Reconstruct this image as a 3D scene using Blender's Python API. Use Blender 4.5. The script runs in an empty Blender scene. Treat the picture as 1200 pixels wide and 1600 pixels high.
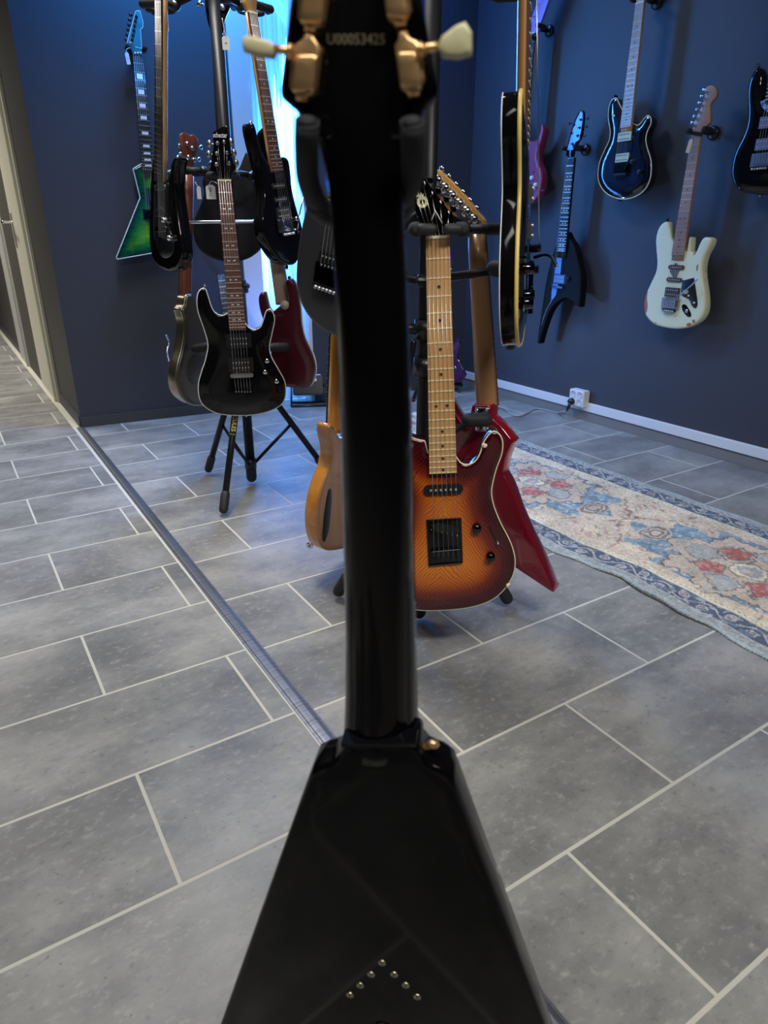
import bpy, bmesh, math, random
import numpy as np
from mathutils import Vector, Matrix
from mathutils.geometry import delaunay_2d_cdt
PI=math.pi
S=bpy.context.scene; COL=S.collection
random.seed(4)
# ---------------------------------------------------------------- camera
F_PX=1060.0; PITCH=math.radians(22.6); YAW=math.radians(32.33); H=.94
cd=bpy.data.cameras.new('camera'); cam=bpy.data.objects.new('camera',cd); COL.objects.link(cam)
cam.location=(0,0,H); cam.rotation_euler=(PI/2-PITCH,0,-YAW)
cd.sensor_fit='VERTICAL'; cd.sensor_height=36; cd.lens=36*F_PX/1600; cd.clip_start=.02
cd.dof.use_dof=True; cd.dof.focus_distance=1.9; cd.dof.aperture_fstop=6.5
S.camera=cam
# ---------------------------------------------------------------- world, light, exposure
S.view_settings.view_transform='Standard'; S.view_settings.look='None'
S.view_settings.exposure=0.0; S.view_settings.gamma=1; S.view_settings.use_curve_mapping=False
W=bpy.data.worlds.new('world'); S.world=W; W.use_nodes=True
W.node_tree.nodes['Background'].inputs[0].default_value=(.75,.82,1,1)
W.node_tree.nodes['Background'].inputs[1].default_value=.3
def area(name,loc,target,sx,sy,power,col,spread=180):
    l=bpy.data.lights.new(name,'AREA'); l.shape='RECTANGLE'; l.size=sx; l.size_y=sy; l.energy=power; l.color=col; l.spread=math.radians(spread)
    o=bpy.data.objects.new(name,l); COL.objects.link(o); o.location=loc
    d=Vector(target)-Vector(loc); o.rotation_euler=d.to_track_quat('-Z','Y').to_euler(); return o
area('ceiling_light',(-.5,.1,2.62),(-.5,.1,0),1.2,.3,11,(1,.97,.91),115)
area('ceiling_light',(.6,-.9,2.62),(1.5,1.1,.3),1.2,.3,13.5,(1,.975,.92),80)
area('ceiling_light',(.7,2.2,2.62),(.7,2.2,0),.3,1.2,19,(1,.97,.92),105)
area('ceiling_light',(1.35,2.9,2.62),(2.7,2.3,.2),.5,.2,4.2,(.6,.78,1),90)
area('blue_wall_fill',(2.25,3.2,2.55),(2.7,3.1,.8),.3,.1,5,(.08,.28,1),120)  # added blue fill that tints the wall corner, no known fixture
area('ceiling_light',(-.6,6.0,2.62),(-.6,6.0,0),.3,2.4,60,(1,.95,.86),130)
area('ceiling_light',(-.9,4.0,2.62),(-.9,4.0,0),.3,.8,14,(1,.95,.88),130)
area('blue_wall_fill',(1.15,3.25,2.5),(1.15,3.6,1.5),.5,.1,26,(.06,.34,1),150)  # blue fill added near the ceiling to colour the back wall
area('window_daylight',(1.62,3.655,1.1),(1.9,2.0,.95),.30,1.9,60,(.06,.34,1))
l=bpy.data.lights.new('floodlight_beam','SPOT'); l.energy=22; l.color=(.10,.25,1); l.spot_size=1.6; l.spot_blend=.6; l.shadow_soft_size=.03
o=bpy.data.objects.new('floodlight_beam',l); COL.objects.link(o); o.location=(1.69,3.40,.24); o.rotation_euler=(Vector((1.05,3.62,2.1))-Vector(o.location)).to_track_quat('-Z','Y').to_euler()
l=bpy.data.lights.new('floodlight_beam','SPOT'); l.energy=16; l.color=(.22,.45,1); l.spot_size=1.5; l.spot_blend=.8; l.shadow_soft_size=.05
o=bpy.data.objects.new('floodlight_beam',l); COL.objects.link(o); o.location=(1.73,3.38,.24); o.rotation_euler=(Vector((2.8,2.5,.75))-Vector(o.location)).to_track_quat('-Z','Y').to_euler()

# ---------------------------------------------------------------- pixel rays
def ray(px,py):
    x=(px-600)/F_PX; y=-(py-800)/F_PX
    fw=math.cos(PITCH)+math.sin(PITCH)*y; up=-math.sin(PITCH)+math.cos(PITCH)*y
    c,s=math.cos(YAW),math.sin(YAW)
    return Vector((c*x+s*fw,-s*x+c*fw,up))
CAM=Vector((0,0,H))
def at(px,py,d):                     # point seen at a pixel, d metres away horizontally
    r=ray(px,py); return CAM+r*(d/math.hypot(r.x,r.y))
def fl(px,py,z=0):
    r=ray(px,py); return CAM+r*((z-H)/r.z)
def proj(p):
    R_=cam.rotation_euler.to_matrix().inverted()@(Vector(p)-CAM); return (600-F_PX*R_.x/R_.z,800+F_PX*R_.y/R_.z)
# ---------------------------------------------------------------- materials
MATS={}
def mat(name,col,rough=.5,metal=0,coat=0,spec=.5,emit=None,alpha=None,trans=0):
    if name in MATS: return MATS[name]
    m=bpy.data.materials.new(name); m.use_nodes=True; b=m.node_tree.nodes['Principled BSDF']
    b.inputs['Base Color'].default_value=(*col,1); b.inputs['Roughness'].default_value=rough
    b.inputs['Metallic'].default_value=metal; b.inputs['Coat Weight'].default_value=coat
    b.inputs['Coat Roughness'].default_value=.03
    b.inputs['Specular IOR Level'].default_value=spec
    if emit: b.inputs['Emission Color'].default_value=(*emit[:3],1); b.inputs['Emission Strength'].default_value=emit[3]
    MATS[name]=m; return m
def N(m,t,**k):
    n=m.node_tree.nodes.new(t)
    for a,v in k.items(): setattr(n,a,v)
    return n
def L(m,a,b): m.node_tree.links.new(a,b)
def ramp(m,fac,stops):
    r=N(m,'ShaderNodeValToRGB'); e=r.color_ramp.elements
    while len(e)<len(stops): e.new(.5)
    for i,(p,c) in enumerate(stops): e[i].position=p; e[i].color=(*c,1)
    L(m,fac,r.inputs[0]); return r.outputs[0]
def bs(m): return m.node_tree.nodes['Principled BSDF']
def noise(m,scale,detail=4,coord='Object',vec=None,rough=.6):
    n=N(m,'ShaderNodeTexNoise'); n.inputs['Scale'].default_value=scale; n.inputs['Detail'].default_value=detail; n.inputs['Roughness'].default_value=rough
    if vec is None:
        t=N(m,'ShaderNodeTexCoord'); vec=t.outputs[coord]
    L(m,vec,n.inputs['Vector']); return n.outputs['Fac']
def mixc(m,f,a,b,mode='MIX'):
    n=N(m,'ShaderNodeMix',data_type='RGBA',blend_type=mode)
    for s,v in ((n.inputs[0],f),(n.inputs[6],a),(n.inputs[7],b)):
        if isinstance(v,(int,float)): s.default_value=v
        elif isinstance(v,tuple): s.default_value=(*v,1)
        else: L(m,v,s)
    return n.outputs[2]
def bump(m,h,st,dist=.001):
    b=N(m,'ShaderNodeBump'); b.inputs['Strength'].default_value=st; b.inputs['Distance'].default_value=dist
    L(m,h,b.inputs['Height']); L(m,b.outputs[0],bs(m).inputs['Normal'])
def wpos(m):
    g=N(m,'ShaderNodeNewGeometry'); return g.outputs['Position']

BLACK=mat('black_gloss_lacquer',(.004,.004,.005),.06,spec=.42)
BLACKW=mat('worn_black_lacquer',(.003,.0025,.003),.09,spec=.2)
SATIN=mat('black_satin_paint',(.012,.012,.015),.35)
GREYSATIN=mat('graphite_satin',(.035,.036,.042),.38)
TEAL=mat('dark_teal_gloss',(.012,.04,.042),.12,coat=1)
STEEL=mat('black_coated_steel',(.008,.008,.010),.42,spec=.3)
RUBBER=mat('black_rubber',(.014,.014,.016),.62)
FOAM=mat('dark_foam',(.013,.013,.016),.8)
CHROME=mat('chrome',(.75,.75,.78),.12,1)
DCHROME=mat('black_chrome',(.06,.06,.07),.12,1)
NICKEL=mat('brushed_nickel',(.5,.5,.52),.3,1)
GOLD=mat('gold_plate',(.80,.50,.24),.33,.85)
STRING=mat('steel_string',(.62,.6,.58),.3,1)
FRETM=mat('fret_nickel',(.85,.80,.66),.35,.3)
EBONY=mat('ebony_fretboard',(.018,.016,.015),.6,spec=.3)
CREAM=mat('cream_plastic',(.62,.58,.34),.4)
BIND=mat('cream_binding',(.80,.72,.48),.35)
BINDY=mat('aged_yellow_binding',(.72,.52,.14),.35)
WBIND=mat('white_binding',(.8,.8,.78),.35)
WHITE=mat('white_plastic',(.78,.78,.78),.4)
PAPER=mat('tag_paper',(.72,.72,.74),.7)
INK=mat('black_ink',(.01,.01,.012),.7)
BPL=mat('black_plastic',(.012,.012,.013),.3)
PEARL=mat('pearl_inlay',(.75,.76,.8),.25)
LOGO=mat('cream_print',(.72,.68,.4),.4)
SERIAL=mat('serial_print',(.17,.14,.08),.5)
POLE=mat('pole_metal',(.62,.62,.62),.35,.4)
WPRINT=mat('white_print',(.8,.8,.8),.4)
def wood(name,c1,c2,scale=14,rough=.4,coat=0,axis='Z'):
    if name in MATS: return MATS[name]
    m=mat(name,c1,rough,coat=coat); t=N(m,'ShaderNodeTexCoord'); mp=N(m,'ShaderNodeMapping')
    s={'Z':(scale*6,scale*6,scale*.35),'X':(scale*.35,scale*6,scale*6)}[axis]
    mp.inputs['Scale'].default_value=s; L(m,t.outputs['Object'],mp.inputs[0])
    f=noise(m,1,5,vec=mp.outputs[0]); L(m,ramp(m,f,[(.3,c1),(.7,c2)]),bs(m).inputs['Base Color']); return m
MAPLE=wood('maple',(.62,.36,.15),(.48,.26,.10),10,.35,.3)
MAPLEL=wood('pale_maple',(.55,.40,.30),(.44,.31,.24),10,.4,.2)
MAPLEB=wood('amber_maple_side',(.66,.36,.10),(.50,.25,.06),10,.3,.5)
ROSE=wood('rosewood',(.17,.075,.05),(.10,.042,.03),16,.5)
ROSED=wood('dark_rosewood',(.07,.03,.02),(.04,.018,.012),16,.5)
MAHOG=wood('brown_mahogany',(.20,.06,.035),(.12,.03,.02),14,.35,.4)
ROAST=wood('roasted_maple',(.40,.22,.13),(.30,.15,.09),12,.4,.2)
NATW=wood('honey_natural_wood',(.62,.27,.05),(.45,.17,.03),5,.15,1)
NATB=wood('brown_back_wood',(.42,.22,.10),(.30,.14,.06),7,.2,.8)
def edge_mat(name,stops,rough=.1,coat=1,metal=0,grain=None):
    m=mat(name,stops[0][1],rough,metal,coat); a=N(m,'ShaderNodeAttribute'); a.attribute_name='edge'
    mr=N(m,'ShaderNodeMath',operation='MULTIPLY'); L(m,a.outputs['Fac'],mr.inputs[0]); mr.inputs[1].default_value=8
    c=ramp(m,mr.outputs[0],stops)
    if grain: c=grain(m,c)
    L(m,c,bs(m).inputs['Base Color']); return m
def ash_grain(m,c):
    t=N(m,'ShaderNodeTexCoord'); sp=N(m,'ShaderNodeSeparateXYZ'); L(m,t.outputs['Object'],sp.inputs[0])
    n=noise(m,9,3,vec=t.outputs['Object'])
    def mth(op,a,b=None):
        x=N(m,'ShaderNodeMath',operation=op)
        for i,v in enumerate((a,b)):
            if v is None: continue
            if isinstance(v,(int,float)): x.inputs[i].default_value=v
            else: L(m,v,x.inputs[i])
        return x.outputs[0]
    xx=mth('SUBTRACT',sp.outputs[0],.004)
    ax=mth('ABSOLUTE',xx)
    w=mth('ADD',sp.outputs[2],mth('MULTIPLY',mth('POWER',mth('ADD',ax,.02),1.15),1.55))
    w=mth('ADD',w,mth('MULTIPLY',n,.075))
    s=mth('SINE',mth('MULTIPLY',w,600))
    s=mth('MULTIPLY',mth('ADD',s,1),.5)
    fine=noise(m,160,2,vec=t.outputs['Object'])
    s2=mth('MULTIPLY',mth('POWER',s,2.2),mth('ADD',fine,.12))
    return mixc(m,s2,c,mixc(m,1.0,c,(.42,.24,.14),'MULTIPLY'))
BURST=edge_mat('tobacco_sunburst_ash',[(0,(.040,.003,.007)),(.20,(.075,.006,.008)),(.36,(.20,.022,.008)),(.58,(.58,.14,.014)),(.95,(.80,.26,.028))],.14,.35,0,ash_grain)
def quilt(m,c):
    t=N(m,'ShaderNodeTexCoord'); mp=N(m,'ShaderNodeMapping'); mp.inputs['Scale'].default_value=(22,22,70); L(m,t.outputs['Object'],mp.inputs[0])
    f=noise(m,1,3,vec=mp.outputs[0]); return mixc(m,ramp(m,f,[(.35,(0,0,0)),(.65,(1,1,1))]),c,mixc(m,1.0,c,(.55,.6,.4),'MULTIPLY'))
GREENB=edge_mat('green_quilt_burst',[(0,(.002,.03,.035)),(.16,(.002,.09,.05)),(.36,(.03,.28,.03)),(.62,(.16,.50,.02)),(1,(.26,.58,.03))],.12,1,0,quilt)
BLUEB=edge_mat('blue_flame_burst',[(0,(.003,.004,.008)),(.18,(.004,.006,.015)),(.5,(.007,.016,.055)),(1,(.010,.026,.09))],.1,1,0,quilt)
REDM=mat('candy_red_metallic',(.40,.004,.014),.22,.45,1)
DRED=mat('dark_wine_red',(.075,.010,.018),.25,.2,.8)
MAGEN=mat('magenta_metallic',(.26,.025,.085),.35,.2,.3)
PURP=mat('purple_gloss',(.05,.008,.10),.15,coat=.6)
LILAC=mat('lilac_paint',(.30,.22,.62),.35)
BLUES=wood('blue_stained_wood',(.10,.30,.72),(.06,.20,.55),14,.35,.3)
GUNM=mat('antique_bronze_metal',(.40,.36,.26),.3,1)
GUNB=mat('smoked_bronze_back',(.16,.14,.12),.3,.8)
def relic():
    m=mat('aged_cream_paint',(.70,.70,.47),.4)
    f=noise(m,22,6); a=N(m,'ShaderNodeAttribute'); a.attribute_name='edge'
    lt=N(m,'ShaderNodeMath',operation='LESS_THAN'); L(m,a.outputs['Fac'],lt.inputs[0]); lt.inputs[1].default_value=.014
    th=N(m,'ShaderNodeMath',operation='GREATER_THAN'); L(m,f,th.inputs[0]); th.inputs[1].default_value=.64
    mu=N(m,'ShaderNodeMath',operation='MULTIPLY'); L(m,lt.outputs[0],mu.inputs[0]); L(m,th.outputs[0],mu.inputs[1])
    L(m,mixc(m,mu.outputs[0],(.70,.70,.47),(.36,.13,.08)),bs(m).inputs['Base Color']); return m
RELIC=relic()
def swirl():
    m=mat('swirl_pickguard',(.3,.3,.5),.3); f=noise(m,60,5)
    L(m,ramp(m,f,[(.42,(.03,.03,.07)),(.55,(.42,.42,.62))]),bs(m).inputs['Base Color']); return m
SWIRL=swirl()
def tile_mat():
    m=mat('grey_stone_tile',(.2,.2,.2),.40,spec=.5); oi=N(m,'ShaderNodeObjectInfo'); p=wpos(m)
    add=N(m,'ShaderNodeVectorMath',operation='ADD'); L(m,p,add.inputs[0])
    cmb=N(m,'ShaderNodeCombineXYZ'); mu=N(m,'ShaderNodeMath',operation='MULTIPLY'); L(m,oi.outputs['Random'],mu.inputs[0]); mu.inputs[1].default_value=9
    L(m,mu.outputs[0],cmb.inputs[2]); L(m,cmb.outputs[0],add.inputs[1])
    mp=N(m,'ShaderNodeMapping'); mp.inputs['Scale'].default_value=(1,1.5,1); L(m,add.outputs[0],mp.inputs[0])
    big=noise(m,3.4,10,vec=mp.outputs[0],rough=.62); fin=noise(m,46,6,vec=mp.outputs[0],rough=.7); spk=noise(m,150,3,vec=add.outputs[0])
    c=ramp(m,big,[(.34,(.155,.156,.153)),(.46,(.210,.210,.204)),(.58,(.290,.287,.274)),(.70,(.37,.36,.335))])
    c=mixc(m,ramp(m,fin,[(.54,(0,0,0)),(.70,(.6,.6,.6))]),c,(.42,.41,.38))
    c=mixc(m,ramp(m,fin,[(.30,(.6,.6,.6)),(.42,(0,0,0))]),c,(.11,.115,.12))
    sp=ramp(m,spk,[(.27,(1,1,1)),(.30,(0,0,0))]); c=mixc(m,sp,c,(.09,.09,.09))
    v=N(m,'ShaderNodeMath',operation='MULTIPLY_ADD'); L(m,oi.outputs['Random'],v.inputs[0]); v.inputs[1].default_value=.14; v.inputs[2].default_value=.93
    c=mixc(m,1.0,c,v.outputs[0],'MULTIPLY'); L(m,c,bs(m).inputs['Base Color'])
    L(m,ramp(m,fin,[(.3,(.34,.34,.34)),(.7,(.46,.46,.46))]),bs(m).inputs['Roughness'])
    bump(m,fin,.12,.0006); return m
TILE=tile_mat()
GROUT=mat('pale_grout',(.56,.545,.48),.85)
def paint(name,c,r=.55):
    m=mat(name,c,r); f=noise(m,350,3); bump(m,f,.12,.0006)
    g=noise(m,1.3,3); L(m,mixc(m,g,tuple(x*.92 for x in c),tuple(x*1.08 for x in c)),bs(m).inputs['Base Color']); return m
WALLP=paint('slate_blue_wall_paint',(.046,.048,.063))
HALLP=paint('charcoal_hall_paint',(.050,.047,.045))
PLINTH=mat('grey_tile_plinth',(.21,.205,.20),.5)
DPLINTH=mat('dark_grey_plinth',(.055,.056,.06),.5)
DUCT=mat('white_cable_duct',(.74,.74,.76),.4)
DOORW=mat('ivory_door_paint',(.62,.60,.48),.4)
DOORG=mat('grey_white_door_paint',(.45,.45,.43),.4)
CEIL=mat('ceiling_paint',(.30,.30,.30),.8)
FARW=mat('room_wall_paint',(.04,.04,.045),.8)

# ---------------------------------------------------------------- objects
def link(name,me,m,parent=None,mw=None):
    o=bpy.data.objects.new(name,me); COL.objects.link(o)
    if m and not me.materials: me.materials.append(m)
    if parent: o.parent=parent
    if mw is not None: o.matrix_world=mw
    return o
def tag(o,label=None,cat=None,group=None,kind=None):
    if label: o['label']=label
    if cat: o['category']=cat
    if group: o['group']=group
    if kind: o['kind']=kind
    return o
def thing(name,label,cat,mw=None,group=None,loc=None):
    o=bpy.data.objects.new(name,None); COL.objects.link(o); o.empty_display_size=.05
    if mw is not None: o.matrix_world=mw
    if loc is not None: o.location=loc
    tag(o,label,cat,group); return o
def mesh(vs,fs,smooth=False):
    me=bpy.data.meshes.new('m'); me.from_pydata([tuple(v) for v in vs],[],fs)
    if smooth: me.polygons.foreach_set('use_smooth',[True]*len(me.polygons))
    me.update(); return me
def box_me(a,b,bev=0):
    bm=bmesh.new(); bmesh.ops.create_cube(bm,size=1)
    c=[(a[i]+b[i])/2 for i in range(3)]; s=[abs(b[i]-a[i]) for i in range(3)]
    for v in bm.verts: v.co=Vector((v.co.x*s[0]+c[0],v.co.y*s[1]+c[1],v.co.z*s[2]+c[2]))
    if bev: bmesh.ops.bevel(bm,geom=bm.edges[:],offset=bev,segments=2,affect='EDGES')
    me=bpy.data.meshes.new('m'); bm.to_mesh(me); bm.free(); return me
def tube_me(pts,rad,n=10,cap=True):
    pts=[Vector(p) for p in pts]; rs=rad if isinstance(rad,(list,tuple)) else [rad]*len(pts)
    vs=[];fs=[]; up=None
    for i,p in enumerate(pts):
        t=(pts[min(i+1,len(pts)-1)]-pts[max(i-1,0)]).normalized()
        if up is None: up=t.orthogonal().normalized()
        up=(up-t*up.dot(t)).normalized(); sd=t.cross(up)
        for k in range(n):
            a=2*PI*k/n; vs.append(p+up*math.cos(a)*rs[i]+sd*math.sin(a)*rs[i])
    for i in range(len(pts)-1):
        for k in range(n): fs.append((i*n+k,i*n+(k+1)%n,(i+1)*n+(k+1)%n,(i+1)*n+k))
    me_f=len(fs)
    if cap: fs.append(tuple(reversed(range(n)))); fs.append(tuple(range((len(pts)-1)*n,len(pts)*n)))
    me=mesh(vs,fs); sm=[True]*me_f+[False]*(len(fs)-me_f); me.polygons.foreach_set('use_smooth',sm); return me
def rtube_me(pts,r,n=12):            # tube with rounded ends
    pts=[Vector(p) for p in pts]; a=(pts[0]-pts[1]).normalized(); b=(pts[-1]-pts[-2]).normalized()
    P=[pts[0]+a*r*k for k in (0,-.5,-1)]; 
    P=[pts[0],pts[0]-a*r*.12,pts[0]-a*r*.45,pts[0]-a*r]+pts[1:-1]+[pts[-1]-b*r,pts[-1]-b*r*.45,pts[-1]-b*r*.12,pts[-1]]
    R=[r*.3,r*.55,r*.86,r]+[r]*(len(pts)-2)+[r,r*.86,r*.55,r*.3]
    return tube_me(P,R,n)
def smooth_path(pts,n=6):
    pts=[Vector(p) for p in pts]; out=[]
    for i in range(len(pts)-1):
        p0=pts[max(i-1,0)];p1=pts[i];p2=pts[i+1];p3=pts[min(i+2,len(pts)-1)]
        for k in range(n):
            t=k/n; out.append(.5*((2*p1)+(p2-p0)*t+(2*p0-5*p1+4*p2-p3)*t*t+(3*p1-p0-3*p2+p3)*t**3))
    return out+[pts[-1]]
def lathe_me(prof,n=20):              # prof: (radius, height along -Y)
    vs=[];fs=[]
    for r,h in prof:
        for k in range(n): a=2*PI*k/n; vs.append((r*math.cos(a),-h,r*math.sin(a)))
    for i in range(len(prof)-1):
        for k in range(n): fs.append((i*n+k,(i+1)*n+k,(i+1)*n+(k+1)%n,i*n+(k+1)%n))
    fs.append(tuple(range((len(prof)-1)*n,len(prof)*n))); return mesh(vs,fs,True)
def clean(pts,step,corners=()):
    """closed smooth outline; corners = indices kept sharp"""
    n=len(pts); P=[np.array(p,float) for p in pts]; out=[]
    for i in range(n):
        p1=P[i];p2=P[(i+1)%n]; p0=P[i-1] if i not in corners else p1; p3=P[(i+2)%n] if (i+1)%n not in corners else p2
        k=max(1,int(round(np.linalg.norm(p2-p1)/step)))
        d=np.linalg.norm(p2-p1)
        m1=(p2-p0)*.5 if i not in corners else (p2-p1); m2=(p3-p1)*.5 if (i+1)%n not in corners else (p2-p1)
        for m in (0,1):
            v=(m1,m2)[m]; l=np.linalg.norm(v)
            if l>d*1.2:
                if m==0: m1=v*(d*1.2/l)
                else: m2=v*(d*1.2/l)
        for j in range(k):
            t=j/k; out.append((2*t**3-3*t*t+1)*p1+(t**3-2*t*t+t)*m1+(-2*t**3+3*t*t)*p2+(t**3-t*t)*m2)
    return np.array(out)
def seg_dist(Q,Pn):
    A=Pn; B=np.roll(Pn,-1,0); d=np.full(len(Q),1e9)
    for a,b in zip(A,B):
        ab=b-a; t=np.clip(((Q-a)@ab)/(ab@ab+1e-12),0,1); d=np.minimum(d,np.hypot(*(Q-(a+t[:,None]*ab)).T))
    return d
def inside(Q,Pn):
    r=np.zeros(len(Q),bool); A=Pn; B=np.roll(Pn,-1,0)
    for (x1,y1),(x2,y2) in zip(A,B):
        if y1==y2: continue
        c=((y1>Q[:,1])!=(y2>Q[:,1]))&(Q[:,0]<(x2-x1)*(Q[:,1]-y1)/(y2-y1)+x1); r^=c
    return r
def area2(P): x,y=P[:,0],P[:,1]; return .5*np.sum(x*np.roll(y,-1)-np.roll(x,-1)*y)
def slab_me(out,y0,T,r=.005,arch=0,aw=.05,grid=.012,scoops=()):
    """solid with outline `out` (x,z), visible face at y0, thickness T away from the viewer, rounded rims, optional carved arch"""
    P=np.array(out,float)
    if area2(P)<0: P=P[::-1]
    n=len(P); tn=np.roll(P,-1,0)-np.roll(P,1,0); tn/=np.hypot(*tn.T)[:,None]+1e-9; nn=np.stack([-tn[:,1],tn[:,0]],1)
    inner=[]
    for f in (.29,1.0):
        Q=P+nn*r*f; Q=Q[inside(Q,P)]; Q=Q[seg_dist(Q,P)>r*f*.93]; inner.append(Q)
    if arch:
        Q=P+nn*.014; Q=Q[inside(Q,P)]; Q=Q[seg_dist(Q,P)>.013]; inner.append(Q)
    g=[]
    if grid:
        X,Z=np.meshgrid(np.arange(P[:,0].min(),P[:,0].max(),grid),np.arange(P[:,1].min(),P[:,1].max(),grid))
        Q=np.stack([X.ravel(),Z.ravel()],1); Q=Q[inside(Q,P)]
        if len(Q): Q=Q[seg_dist(Q,P)>r+grid*.45]; g=Q
    allp=np.concatenate([P]+[q for q in inner if len(q)]+([g] if len(g) else []))
    vs,es,fs,ov,_,_=delaunay_2d_cdt([Vector(p) for p in allp],[],[list(range(n))],1,1e-7)
    V=np.array([tuple(v) for v in vs]); d=seg_dist(V,P)
    idx={}
    for i,o in enumerate(ov):
        for k in o: idx[k]=i
    yd=np.where(d<r,r-np.sqrt(np.maximum(0,r*r-(r-d)**2)),0.)
    a=np.clip(d/aw,0,1); yf=y0+yd-arch*(a*a*(3-2*a))
    yb=y0+T-yd
    m=len(V); verts=[(V[i,0],yf[i],V[i,1]) for i in range(m)]+[(V[i,0],yb[i],V[i,1]) for i in range(m)]
    faces=[];sm=[]
    for f in fs:
        f=list(f); q=V[f]
        if area2(q)<0: f=f[::-1]
        faces.append(tuple(f)); faces.append(tuple(x+m for x in reversed(f)))
    ring=[idx[i] for i in range(n) if i in idx]
    for i in range(len(ring)):
        a_,b_=ring[i],ring[(i+1)%len(ring)]
        if a_!=b_: faces.append((b_,a_,a_+m,b_+m))
    me=mesh(verts,faces,True); at_=me.attributes.new('edge','FLOAT','POINT'); at_.data.foreach_set('value',np.concatenate([d,d]).astype(np.float32))
    return me
def poly_me(out,y0,T):                # plain extruded polygon, crisp edges
    n=len(out); P=[tuple(p) for p in out]
    if area2(np.array(P,float))<0: P=P[::-1]
    vs=[(x,y0,z) for x,z in P]+[(x,y0+T,z) for x,z in P]
    fs=[tuple(range(n)),tuple(reversed(range(n,2*n)))]+[((i+1)%n,i,i+n,(i+1)%n+n) for i in range(n)]
    return mesh(vs,fs)
def text_me(s,size,ext=.0003,off=0):
    c=bpy.data.curves.new('t','FONT'); c.body=s; c.size=size; c.extrude=ext; c.offset=off; c.align_x='CENTER'; c.align_y='CENTER'; c.resolution_u=3
    o=bpy.data.objects.new('t',c); COL.objects.link(o); dg=bpy.context.evaluated_depsgraph_get()
    me=bpy.data.meshes.new_from_object(o.evaluated_get(dg)); bpy.data.objects.remove(o); bpy.data.curves.remove(c)
    me.transform(Matrix.Rotation(PI/2,4,'X')); me.materials.clear(); return me

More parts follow.
